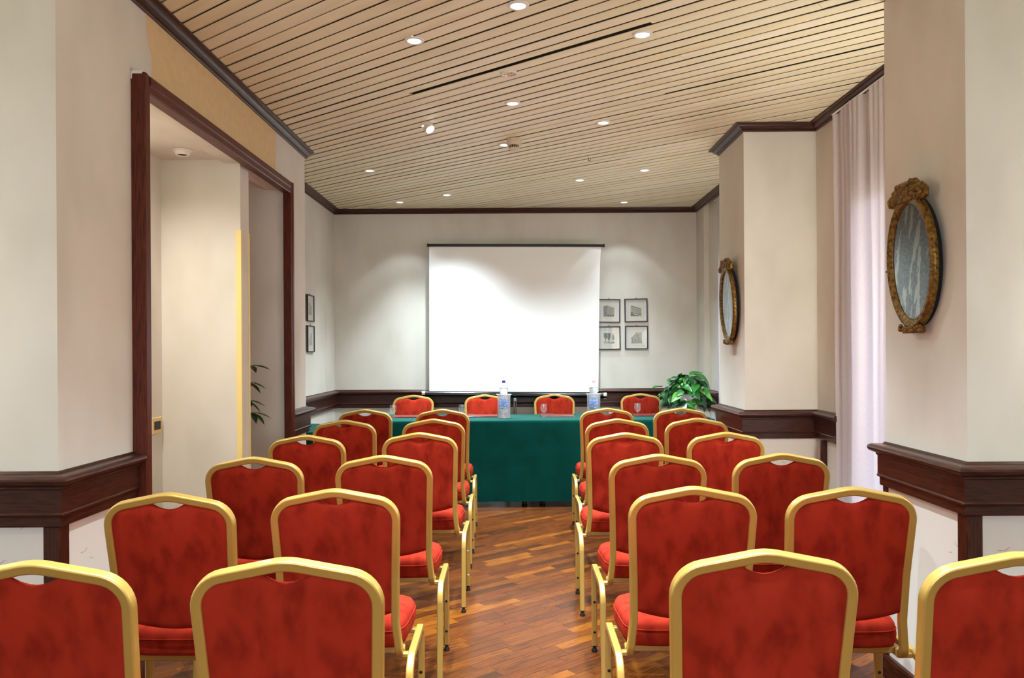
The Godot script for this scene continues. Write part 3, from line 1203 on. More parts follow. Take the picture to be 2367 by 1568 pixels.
# cloth over a rectangular top: skirt all round, hem heights front / sides / back
func cloth(called: String, label: String, x0: float, x1: float, z0: float, z1: float, hem_f: float, hem_s: float, hem_b: float, sd: int) -> void:
	var t := thing(called, label, "tablecloth")
	var r := RandomNumberGenerator.new()
	r.seed = sd
	var p1 := r.randf() * 6
	var p2 := r.randf() * 6
	var loop := []      # plan points, outward normals, hem
	var cr := 0.02
	var corners := [[x0 + cr, z0 + cr, PI], [x1 - cr, z0 + cr, 1.5 * PI], [x1 - cr, z1 - cr, 0.0], [x0 + cr, z1 - cr, 0.5 * PI]]
	for c in 4:
		var k: Array = corners[c]
		for i in 7:
			var a: float = k[2] + PI / 2 * i / 6.0
			loop.append([Vector2(k[0] + cos(a) * cr, k[1] + sin(a) * cr), Vector2(cos(a), sin(a))])
		var nx: Array = corners[(c + 1) % 4]
		var a1: float = k[2] + PI / 2
		var s := Vector2(k[0] + cos(a1) * cr, k[1] + sin(a1) * cr)
		var e := Vector2(nx[0] + cos(a1) * cr, nx[1] + sin(a1) * cr)
		var m := int(ceil((e - s).length() / 0.03))
		for i in range(1, m):
			loop.append([s.lerp(e, float(i) / m), Vector2(cos(a1), sin(a1))])
	var n := loop.size()
	var top := 0.7505
	var steps := [[-0.10, 0.0], [-0.03, 0.0], [-0.008, 0.0005], [-0.001, -0.003], [0.003, -0.010], [0.005, -0.025]]
	var g := []
	for s in steps:
		var row := []
		for k in n + 1:
			var q: Array = loop[k % n]
			var p: Vector2 = q[0] + q[1] * s[0]
			var bump := 0.0
			if q[1].y > 0.5 and s[0] > -0.09:
				bump = 0.006 * maxf(0.0, sin(p.x * 17.0 + p1) + 0.5 * sin(p.x * 7.3 + p2))
			row.append(W(p.x, top + s[1] + bump * (1.0 if s[0] > -0.05 else 0.4), p.y))
		g.append(row)
	for i in range(1, 13):
		var row := []
		for k in n + 1:
			var q: Array = loop[k % n]
			var hem := hem_f
			if q[1].y > 0.5:
				hem = hem_b
			elif absf(q[1].x) > 0.5:
				hem = hem_s
			var y := lerpf(top - 0.025, hem, i / 12.0)
			var drop := (top - y) / top
			var along: float = q[0].x * 1.0 + q[0].y * 1.3
			var wv := drop * (0.006 * sin(along * 11.0 + p1) + 0.004 * sin(along * 23.0 + p2))
			wv += 0.0015 * sin(y * 46.0) * exp(-pow((y - 0.42) * 9.0, 2.0))
			# loose corner folds
			if absf(q[1].x) > 0.1 and absf(q[1].y) > 0.1:
				wv += 0.05 * drop
			var p: Vector2 = q[0] + q[1] * (0.006 + wv)
			row.append(W(p.x, y, p.y))
		g.append(row)
	var st := new_st()
	sheet(st, g, false)
	var inner := PackedVector2Array()
	for k in n:
		var q: Array = loop[k]
		inner.append(q[0] + q[1] * steps[0][0])
	fquad(st, W(x0 + 0.09, top, z0 + 0.09), W(x1 - 0.09, top, z0 + 0.09), W(x1 - 0.09, top, z1 - 0.09), W(x0 + 0.09, top, z1 - 0.09), Vector3.UP)
	put("cloth", st, M["green cloth"], t)

func build_tables() -> void:
	table(-1.34, 0.132, 6.885, 7.47, "dark folding table under the doorway half of the long green cloth")
	table(0.140, 1.68, 6.885, 7.47, "dark folding table under the plant half of the long green cloth")
	cloth("tablecloth", "long emerald green tablecloth over the head table", -1.365, 1.705, 6.855, 7.50, 0.052, 0.052, 0.52, 5)
	table(-1.75, -1.43, 5.98, 6.56, "small side table under green cloth beside the doorway wall")
	cloth("tablecloth", "green cloth on the small side table beside the doorway wall", -1.76, -1.405, 5.955, 6.60, 0.06, 0.06, 0.3, 6)

# ------------------------------------------------------------------ projection screen
func build_screen() -> void:
	var t := thing("projection_screen", "white tripod projection screen with black case against the back wall", "projector screen", "", W(0, 0, 7.86))
	var st := new_st()
	var g := []
	for i in 13:
		var v := i / 12.0
		var row := []
		for j in 13:
			var u := j / 12.0
			var xl := lerpf(-0.860, -0.866, v)
			var xr := lerpf(0.838, 0.802, sqrt(v))
			var y := lerpf(lerpf(2.382, 2.372, u), lerpf(0.955, 0.935, u), v)
			row.append(Vector3(lerpf(xl, xr, u), y, 0.004 * sin(u * PI) * (1 - v)))
		g.append(row)
	sheet(st, g, false)
	var gb := []
	for row in g:
		var nr := []
		for p in row:
			nr.append(p + Vector3(0, 0, -0.0015))
		gb.append(nr)
	sheet(st, gb, true)
	put("screen_fabric", st, M["screen fabric"], t)
	st = new_st()
	sweep(st, [Vector3(-0.872, 2.396, 0), Vector3(0.862, 2.382, 0)], rrect(0.026, 0.026, 0.006, 3), Vector3.UP)
	var bar := put("top_bar", st, M["black lacquer"], t)
	for s in [-1.0, 1.0]:
		var c := new_st()
		cbox(c, Vector3(s * 0.868 - 0.004, 2.389 - s * 0.007, 0), Vector3(0.014, 0.034, 0.034), 0.004)
		put("end_cap", c, M["black rubber"], bar)
	st = new_st()
	sweep(st, [Vector3(-0.915, 0.928, 0), Vector3(0.858, 0.900, 0)], circle(0.031, 20), Vector3.UP)
	var case := put("case_tube", st, M["black lacquer"], t)
	for e in [[-0.922, 0.9285], [0.866, 0.8995]]:
		var c := new_st()
		sweep(c, [Vector3(e[0] - 0.016, e[1], 0), Vector3(e[0] + 0.016, e[1], 0)], circle(0.033, 20), Vector3.UP)
		put("end_ring", c, M["chrome"], case)
	# stand behind: pole and tripod
	st = new_st()
	sweep(st, [Vector3(-0.03, 0.12, -0.045), Vector3(-0.03, 2.40, -0.045)], circle(0.012, 12), Vector3.RIGHT)
	put("pole", st, M["chrome"], t)
	for k in 3:
		var a := PI / 2 + TAU * k / 3.0
		var d := Vector3(cos(a), 0, sin(a))
		var l := new_st()
		sweep(l, fillet([[Vector3(-0.03, 0.62, -0.045) + d * 0.016, 0.0], [Vector3(-0.03, 0.30, -0.045) + d * 0.06, 0.1], [Vector3(-0.03, 0.008, -0.045) + d * (0.30 if k == 0 else 0.17), 0.0]]), circle(0.008, 8), Vector3.UP)
		put("leg", l, M["chrome"], t)
	# folded handle bracket seen under the case
	st = new_st()
	for s in [-1.0, 1.0]:
		sweep(st, [Vector3(-0.020 + s * 0.009, 0.64, 0.045), Vector3(-0.020 + s * 0.009, 0.86, 0.045)], circle(0.0042, 8), Vector3.RIGHT)
	put("strut", st, M["chrome"], t)
	st = new_st()
	cbox(st, Vector3(-0.020, 0.868, 0.045), Vector3(0.028, 0.032, 0.02), 0.004)
	put("clamp", st, M["grey plastic"], t)

# ------------------------------------------------------------------ ceiling lamps
func lamp_body(t: Node3D, lit: bool) -> void:
	var st := new_st()
	lathe(st, [[0.030, 0.004], [0.031, -0.003], [0.034, -0.0055], [0.041, -0.0055], [0.045, -0.003], [0.046, 0.002], [0.030, 0.004]], 28)
	put("trim_ring", st, M["white enamel"], t)
	if lit:
		st = new_st()
		lathe(st, [[0.0, -0.0055], [0.018, -0.005], [0.029, -0.0015], [0.030, 0.002]], 24)
		put("lamp_face", st, M["lamp glow"], t)
	else:
		st = new_st()
		lathe(st, [[0.030, -0.002], [0.026, 0.004], [0.014, 0.012], [0.0, 0.014]], 24)
		put("reflector", st, M["lamp reflector"], t)
		st = new_st()
		lathe(st, [[0.0, -0.002], [0.006, 0.0], [0.008, 0.006], [0.0, 0.012]], 14)
		put("bulb", st, M["lamp reflector"], t)

func spot(parent: Node3D, energy: float, angle: float, at := Vector3(0, -0.02, 0), towards := Vector3.DOWN, soft := 1.0) -> void:
	var l := SpotLight3D.new()
	l.name = "lamp_beam"
	l.light_energy = energy
	l.light_color = Color(0.89, 0.965, 1.0)
	l.spot_angle = angle
	l.spot_angle_attenuation = soft
	l.spot_range = 12.0
	l.spot_attenuation = 2.0
	l.light_size = 0.03
	l.shadow_enabled = true
	parent.add_child(l, true)
	l.look_at_from_position(parent.global_position + at, parent.global_position + at + towards, Vector3.FORWARD)

const BEAM := 8.8
const SPILL := 0.3

func build_downlights() -> void:
	var y := CEIL - 0.001
	# X, Z, strength of the beam, its half angle, strength of the wide spill
	var lit := [[0.014, 3.283, 1.0, 38.0, 1.0], [-0.461, 3.647, 1.0, 38.0, 1.0], [0.575, 3.592, 1.0, 38.0, 1.0], [-0.016, 4.578, 1.0, 38.0, 1.0], [0.55, 4.98, 1.0, 38.0, 1.0], [-1.148, 6.261, 0.6, 36.0, 1.0], [-0.075, 5.50, 1.0, 40.0, 1.0],
		[0.533, 6.656, 0.9, 60.0, 1.0, 5.0], [1.019, 6.303, 0.7, 34.0, 0.7], [-0.629, 7.248, 0.62, 54.0, 0.8, 12.0], [-1.109, 7.59, 0.2, 33.0, 0.8], [1.041, 7.659, 0.2, 33.0, 0.8],
		[-0.45, 2.35, 1.0, 38.0, 1.0], [0.58, 2.30, 1.0, 38.0, 1.0], [0.05, 1.60, 1.0, 38.0, 1.0], [-0.95, 1.35, 1.0, 38.0, 1.0], [1.05, 1.30, 1.0, 38.0, 1.0], [-0.45, 0.3, 1.0, 38.0, 1.0], [0.55, 0.3, 1.0, 38.0, 1.0], [0.0, -1.0, 1.0, 38.0, 1.0]]
	var spots := ["over the aisle beside the fourth row", "over the fourth row, doorway side", "over the fourth row, curtain side", "over the aisle beside the third row", "over the second row, curtain side", "over the first row, doorway side", "close beside the smoke detector",
		"between first row and green table", "over the first row, curtain side", "over the green table, doorway half", "over the head chair farthest from the plant", "over the head chair nearest the plant",
		"over the fifth row, doorway side", "over the fifth row, curtain side", "over the aisle beside the sixth row", "over the sixth row, doorway side", "over the sixth row, curtain side", "behind the sixth row, doorway side", "behind the sixth row, curtain side", "close to the wide rear window"]
	for k in lit.size():
		var p: Array = lit[k]
		var t := thing("recessed_downlight", "lit round recessed ceiling downlight " + spots[k], "ceiling light", "lit recessed ceiling downlights", W(p[0], y, p[1]))
		lamp_body(t, true)
		spot(t, BEAM * p[2], p[3])
		if p.size() > 5:
			spot(t, p[5], 27.0)      # narrow reflector lamps above the head table
		spot(t, SPILL * p[4], 46.0, Vector3(0, -0.02, 0), Vector3.DOWN, 0.3)
	var off := thing("recessed_downlight", "unlit recessed downlight with visible reflector beside the wide ceiling gap", "ceiling light", "", W(-0.029, y, 4.092))
	lamp_body(off, false)
	# swivelled lamp
	var t2 := thing("swivel_downlight", "lit eyeball ceiling lamp swivelled out of its ring", "ceiling light", "", W(-0.556, y, 5.023))
	var st := new_st()
	lathe(st, [[0.033, 0.003], [0.034, -0.003], [0.044, -0.004], [0.046, 0.002], [0.033, 0.003]], 28)
	put("trim_ring", st, M["white enamel"], t2)
	var aim := Vector3(0.50, -0.74, 0.42).normalized()
	st = new_st()
	lathe(st, [[0.029, 0.0], [0.0315, -0.001], [0.033, -0.004], [0.033, -0.034], [0.030, -0.036], [0.027, -0.034]], 24)
	var eye := put("lamp_housing", st, M["white enamel"], t2, Vector3(0.002, -0.004, 0.0))
	eye.basis = Basis(Quaternion(Vector3.DOWN, aim))
	st = new_st()
	lathe(st, [[0.0, -0.0365], [0.020, -0.0355], [0.0275, -0.033]], 20)
	put("lamp_face", st, M["lamp glow"], eye)
	spot(t2, BEAM * 0.35, 34.0, Vector3(0.03, -0.05, 0.025), aim)
	# alcove: one fitting that is off, two that are lit
	var ta := thing("alcove_downlight", "unlit white eyeball fitting in the alcove ceiling", "ceiling light", "", W(-1.758, 2.419, 4.20))
	st = new_st()
	lathe(st, [[0.052, 0.0], [0.054, -0.004], [0.050, -0.008], [0.040, -0.010], [0.036, -0.024], [0.030, -0.028], [0.024, -0.024]], 26)
	put("trim_ring", st, M["white enamel"], ta)
	st = new_st()
	lathe(st, [[0.0, -0.020], [0.025, -0.024]], 20)
	put("lamp_opening", st, M["black matt"], ta)
	for zz in [3.05, 3.72]:
		var tl := thing("alcove_lamp", "lit recessed alcove ceiling lamp, " + ("next to the doorway pier" if zz < 3.4 else "nearer the yellow edged partition"), "ceiling light", "lit alcove lamps", W(-1.80, 2.418, zz))
		lamp_body(tl, true)
		spot(tl, 1.25, 78.0)
		(tl.get_node("lamp_beam") as SpotLight3D).light_color = Color(1.0, 0.97, 0.91)

# ------------------------------------------------------------------ mirrors
func oval(a: float, b: float, n: int) -> Array:
	var out := []
	for k in n:
		var t := TAU * k / n
		out.append(Vector3(sin(t) * a, cos(t) * b, 0))
	return out

func make_mirror(label: String, at: Vector3) -> void:
	# built facing +z, then turned to face -x; origin at the centre of the oval
	var t := thing("oval_mirror", label, "mirror", "oval gilt mirrors on the pillars", at)
	var a := 0.156
	var b := 0.231
	var n := 72
	var st := new_st()
	var prof := [Vector2(0.020, -0.004), Vector2(0.0225, 0.006), Vector2(0.020, 0.014), Vector2(0.014, 0.020), Vector2(0.007, 0.021), Vector2(0.001, 0.017), Vector2(-0.004, 0.018), Vector2(-0.009, 0.016), Vector2(-0.013, 0.012), Vector2(-0.016, 0.011), Vector2(-0.017, 0.004), Vector2(-0.017, -0.004)]
	var rings := []
	for k in n + 1:
		var th := TAU * (k % n) / n
		var c := Vector3(sin(th) * a, cos(th) * b, 0)
		var d := Vector3(sin(th) * b, cos(th) * a, 0).normalized()
		var row := []
		for p in prof:
			row.append(c + d * p.x + Vector3(0, 0, p.y))
		rings.append(row)
	sheet(st, rings, false)
	var fr := put("gilt_frame", st, M["gilt"], t)
	# beading along the outer edge
	var bead := SphereMesh.new()
	bead.radius = 0.0034
	bead.height = 0.0068
	bead.radial_segments = 8
	bead.rings = 4
	var bs := new_st()
	for k in 96:
		var th := TAU * k / 96
		var d := Vector3(sin(th) * b, cos(th) * a, 0).normalized()
		bs.append_from(bead, 0, Transform3D(Basis(), Vector3(sin(th) * a, cos(th) * b, 0.013) + d * 0.0195))
	put("beading", bs, M["gilt"], fr)
	# mirror glass
	st = new_st()
	var gl := []
	for i in 9:
		var row := []
		for k in n + 1:
			var th := TAU * (k % n) / n
			row.append(Vector3(sin(th) * (a - 0.015) * i / 8.0, cos(th) * (b - 0.015) * i / 8.0, 0.0085))
		gl.append(row)
	for i in 8:
		for k in n:
			var q := [gl[i][k], gl[i + 1][k], gl[i + 1][k + 1], gl[i][k + 1]]
			var uv := []
			for p in q:
				uv.append(Vector2(p.x / (2 * a) + 0.5, 0.5 - p.y / (2 * b)))
			var z := Vector3(0, 0, 1)
			if i == 0:
				tri(st, [q[0], q[1], q[2]], [z, z, z], [uv[0], uv[1], uv[2]])
			else:
				quad(st, q, [z, z, z, z], uv)
	put("mirror_glass", st, M["old mirror"], t)
	# dark back board
	st = new_st()
	var bk := []
	for k in n + 1:
		var th := TAU * (k % n) / n
		var row := []
		for p in [Vector2(0.0, -0.004), Vector2(1.0, -0.004), Vector2(1.0, -0.022), Vector2(0.0, -0.022)]:
			row.append(Vector3(sin(th) * (a + 0.012) * p.x, cos(th) * (b + 0.012) * p.x, p.y))
		bk.append(row)
	for k in n:
		for j in 3:
			var nv := Vector3(0, 0, 1) if j == 0 else (Vector3(0, 0, -1) if j == 2 else Vector3(sin(TAU * k / n), cos(TAU * k / n), 0))
			quad(st, [bk[k][j], bk[k + 1][j], bk[k + 1][j + 1], bk[k][j + 1]], [nv, nv, nv, nv], [Vector2.ZERO, Vector2.ZERO, Vector2.ZERO, Vector2.ZERO])
	put("back_board", st, M["black matt"], t)
	# stepped crest with carved knobs
	st = new_st()
	cbox(st, Vector3(0, b + 0.012, 0.008), Vector3(0.262, 0.050, 0.030), 0.009)
	cbox(st, Vector3(0, b + 0.036, 0.009), Vector3(0.208, 0.034, 0.032), 0.009)
	cbox(st, Vector3(0, b + 0.056, 0.010), Vector3(0.146, 0.030, 0.032), 0.010)
	var r := RandomNumberGenerator.new()
	r.seed = 15
	for k in 60:
		var x := r.randf_range(-0.122, 0.122)
		var top: float = b + (0.062 if absf(x) < 0.066 else (0.044 if absf(x) < 0.098 else 0.026))
		var yy := r.randf_range(b - 0.006 if absf(x) > 0.06 else b + 0.014, top)
		var s := r.randf_range(0.010, 0.020)
		blob(st, Transform3D(Basis().rotated(Vector3.BACK, r.randf() * 3).scaled(Vector3(s, s * 1.3, s * 0.9)), Vector3(x, yy, 0.022)))
	put("crest", st, M["gilt"], t)
	st = new_st()
	cbox(st, Vector3(0, -b - 0.022, 0.010), Vector3(0.15, 0.030, 0.026), 0.008)
	for k in 22:
		var x := r.randf_range(-0.085, 0.085)
		var s := r.randf_range(0.010, 0.019)
		blob(st, Transform3D(Basis().scaled(Vector3(s * 1.2, s, s)), Vector3(x, -b - 0.022 + absf(x) * 0.12 + r.randf_range(-0.010, 0.008), 0.022)))
	put("lower_ornament", st, M["gilt"], t)
	st = new_st()
	sweep(st, [Vector3(-0.183, -0.02, 0.004), Vector3(-0.204, -0.018, 0.008)], circle(0.003, 8), Vector3.UP)
	put("turn_button", st, M["dark bolt"], t)
	t.rotation = Vector3(0, -PI / 2, 0)
	t.rotate_object_local(Vector3.RIGHT, deg_to_rad(2.2))

func build_mirrors() -> void:
	make_mirror("oval gilt mirror on the pillar beside the fifth row of chairs", W(1.487, 1.675, 2.985))
	make_mirror("oval gilt mirror on the pillar beside the head table plant", W(1.412, 1.650, 5.30))

# ------------------------------------------------------------------ framed photographs
func fill_poly(im: Image, pts: Array, col: Color) -> void:
	var pv := PackedVector2Array(pts)
	var lo := pv[0]
	var hi := pv[0]
	for p in pv:
		lo = lo.min(p)
		hi = hi.max(p)
	for y in range(maxi(0, int(lo.y)), mini(im.get_height(), int(hi.y) + 1)):
		for x in range(maxi(0, int(lo.x)), mini(im.get_width(), int(hi.x) + 1)):
			if Geometry2D.is_point_in_polygon(Vector2(x + 0.5, y + 0.5), pv):
				im.set_pixel(x, y, col)

func photo(kind: int) -> ImageTexture:
	var im := Image.create(256, 256, false, Image.FORMAT_RGB8)
	im.fill(Color(0.80, 0.81, 0.80))
	im.fill_rect(Rect2i(36, 36, 184, 190), Color(0.66, 0.55, 0.38))
	im.fill_rect(Rect2i(38, 38, 180, 186), Color(0.82, 0.78, 0.70))
	im.fill_rect(Rect2i(58, 60, 140, 146), Color(0.64, 0.60, 0.52))
	im.fill_rect(Rect2i(59, 61, 138, 144), Color(0.83, 0.80, 0.73))
	var sky := Color(0.78, 0.76, 0.70)
	im.fill_rect(Rect2i(62, 66, 132, 132), sky)
	var r := RandomNumberGenerator.new()
	r.seed = 100 + kind
	match kind:
		0:
			fill_poly(im, [Vector2(62, 78), Vector2(76, 68), Vector2(116, 68), Vector2(116, 198), Vector2(62, 198)], g3(0.40))
			fill_poly(im, [Vector2(116, 68), Vector2(194, 92), Vector2(194, 198), Vector2(104, 198)], Color(0.60, 0.57, 0.50))
			for rr in 3:
				for c in 5:
					im.fill_rect(Rect2i(122 + c * 14, 84 + rr * 26 + c * 3, 6, 13), g3(0.36))
				fill_poly(im, [Vector2(116, 104 + rr * 26), Vector2(194, 116 + rr * 24), Vector2(194, 119 + rr * 24), Vector2(116, 107 + rr * 26)], g3(0.33))
			for c in 3:
				fill_poly(im, [Vector2(112 + c * 28, 198), Vector2(112 + c * 28, 178), Vector2(122 + c * 28, 168), Vector2(132 + c * 28, 178), Vector2(132 + c * 28, 198)], g3(0.2))
		1:
			fill_poly(im, [Vector2(62, 100), Vector2(70, 74), Vector2(194, 112), Vector2(194, 176), Vector2(62, 176)], Color(0.55, 0.53, 0.47))
			fill_poly(im, [Vector2(62, 96), Vector2(70, 70), Vector2(194, 108), Vector2(194, 114), Vector2(72, 80), Vector2(64, 102)], g3(0.16))
			for rr in 4:
				for c in 11:
					im.fill_rect(Rect2i(80 + c * 10, 92 + rr * 18 + int(c * (2.4 - rr * 0.5)), 4, 8), g3(0.28))
			im.fill_rect(Rect2i(62, 166, 132, 32), g3(0.22))
			fill_poly(im, [Vector2(104, 176), Vector2(160, 172), Vector2(150, 182), Vector2(110, 184)], g3(0.72))
			fill_poly(im, [Vector2(62, 198), Vector2(62, 152), Vector2(78, 142), Vector2(96, 172), Vector2(110, 198)], g3(0.12))
			fill_poly(im, [Vector2(150, 194), Vector2(194, 178), Vector2(194, 186), Vector2(170, 196)], g3(0.7))
		2:
			for q in [[66, 108, 68, 142], [104, 146, 70, 152]]:
				fill_poly(im, [Vector2(q[0], 68), Vector2(q[1], 68), Vector2(q[1] + 2, 110), Vector2(q[1] - 14, q[3]), Vector2(q[0] + 14, q[3]), Vector2(q[0] - 1, 110)], g3(0.32))
				im.fill_rect(Rect2i(int((q[0] + q[1]) / 2) - 3, 130, 6, 56), g3(0.30))
			fill_poly(im, [Vector2(178, 70), Vector2(190, 110), Vector2(194, 140), Vector2(180, 156), Vector2(166, 144), Vector2(168, 110)], g3(0.22))
			im.fill_rect(Rect2i(178, 150, 4, 30), g3(0.22))
			for k in 26:
				im.fill_rect(Rect2i(62 + k * 5, 176 + r.randi_range(-6, 6), 6, r.randi_range(4, 10)), g3(r.randf_range(0.25, 0.5)))
			fill_poly(im, [Vector2(150, 190), Vector2(194, 168), Vector2(194, 194)], g3(0.25))
			im.fill_rect(Rect2i(62, 192, 132, 6), g3(0.62))
		3:
			fill_poly(im, [Vector2(62, 140), Vector2(128, 70), Vector2(194, 66), Vector2(194, 198), Vector2(62, 198)], Color(0.58, 0.55, 0.48))
			fill_poly(im, [Vector2(62, 132), Vector2(90, 118), Vector2(130, 66), Vector2(140, 68), Vector2(94, 124), Vector2(62, 144)], g3(0.15))
			fill_poly(im, [Vector2(128, 104), Vector2(158, 92), Vector2(152, 110), Vector2(126, 122)], g3(0.2))
			for c in 7:
				fill_poly(im, [Vector2(74 + c * 18, 198), Vector2(76 + c * 18, 150 - c * 5), Vector2(82 + c * 18, 140 - c * 5), Vector2(86 + c * 18, 150 - c * 5), Vector2(84 + c * 18, 198)], g3(0.22 if c % 2 == 0 else 0.36))
			for k in 60:
				im.fill_rect(Rect2i(r.randi_range(130, 190), r.randi_range(72, 180), 3, 8), g3(r.randf_range(0.25, 0.7)))
			im.fill_rect(Rect2i(62, 192, 60, 6), g3(0.12))
	# caption line too small to read
	var x := 70
	while x < 190:
		var w := r.randi_range(3, 9)
		im.fill_rect(Rect2i(x, 236, w, 2), Color(0.66, 0.66, 0.66))
		x += w + r.randi_range(2, 4)
	return ImageTexture.create_from_image(im)

func picture(kind: int, label: String, group: String, at: Vector3, turn: float, roll := 0.0) -> void:
	if not M.has("photo %d" % kind):
		var pm := mat("photo %d" % kind, Color(1, 1, 1), 0.6)
		pm.albedo_texture = photo(kind)
	var t := thing("framed_photograph", label, "picture", group, at, turn)
	t.rotate_object_local(Vector3.BACK, roll)
	var w := 0.231
	var h := 0.236
	var b := 0.0105
	var st := new_st()
	for s in [-1.0, 1.0]:
		cbox(st, Vector3(s * (w / 2 - b / 2), 0, 0.008), Vector3(b, h, 0.016), 0.002)
		cbox(st, Vector3(0, s * (h / 2 - b / 2), 0.008), Vector3(w - 2 * b, b, 0.016), 0.002)
	put("frame", st, M["frame wood"], t)
	st = new_st()
	var z := Vector3(0, 0, 1)
	var hw := w / 2 - b + 0.001
	var hh := h / 2 - b + 0.001
	quad(st, [Vector3(-hw, -hh, 0.006), Vector3(hw, -hh, 0.006), Vector3(hw, hh, 0.006), Vector3(-hw, hh, 0.006)], [z, z, z, z], [Vector2(0, 1), Vector2(1, 1), Vector2(1, 0), Vector2(0, 0)])
	cbox(st, Vector3(0, 0, 0.003), Vector3(hw * 2, hh * 2, 0.004))
	put("print", st, M["photo %d" % kind], t)
	st = new_st()
	cbox(st, Vector3(0, 0, 0.010), Vector3(hw * 2, hh * 2, 0.0015))
	put("glass", st, M["window glass"], t)
	st = new_st()
	sweep(st, oval_ring(0.006, 12, Vector3(0, h / 2 + 0.005, 0.005)), circle(0.0016, 6), Vector3.BACK, false, true)
	put("hanger", st, M["dark bolt"], t)

func oval_ring(r: float, n: int, c: Vector3) -> Array:
	var out := []
	for p in oval(r, r, n):
		out.append(c + p)
	return out

func build_pictures() -> void:
	var g := "framed photographs on the back wall"
	picture(0, "framed photo of a tall palace corner, half behind the screen, upper one", g, W(0.925, 1.745, 7.998), 0, -0.012)
	picture(1, "framed photo of a long palace with dark eaves, upper one", g, W(1.198, 1.748, 7.998), 0, 0.008)
	picture(2, "framed photo of trees and a cypress, partly behind the screen", g, W(0.925, 1.472, 7.998), 0, 0.006)
	picture(3, "framed photo of a steep house front with gable, lower one", g, W(1.201, 1.475, 7.998), 0, -0.004)
	g = "framed photographs on the recessed side wall"
	picture(1, "upper framed photo on the recessed side wall, nearer the back corner", g, W(-1.828, 1.735, 7.03), PI / 2)
	picture(3, "lower framed photo on the recessed side wall, nearer the back corner", g, W(-1.828, 1.465, 7.035), PI / 2)
	picture(0, "upper framed photo on the recessed side wall, nearer the doorway", g, W(-1.828, 1.735, 6.755), PI / 2)
	picture(2, "lower framed photo on the recessed side wall, nearer the doorway", g, W(-1.828, 1.465, 6.76), PI / 2)

# ------------------------------------------------------------------ things on the head table
func bottle_label() -> ImageTexture:
	var im := Image.create(128, 96, false, Image.FORMAT_RGB8)
	var n := FastNoiseLite.new()
	n.seed = 3
	n.frequency = 0.035
	for y in 96:
		for x in 128:
			var c := Color(0.25, 0.52, 0.85)
			c = c.lerp(Color(0.86, 0.93, 0.98), smoothstep(0.05, 0.35, n.get_noise_2d(x, y * 2.0)))
			im.set_pixel(x, y, c)
	for k in 3:
		im.fill_rect(Rect2i(14 + k * 40, 30, 26, 3), Color(0.15, 0.3, 0.55))
		im.fill_rect(Rect2i(18 + k * 40, 37, 20, 2), Color(0.2, 0.35, 0.6))
		im.fill_rect(Rect2i(12 + k * 40, 70, 24, 4), Color(0.2, 0.3, 0.45))
	return ImageTexture.create_from_image(im)

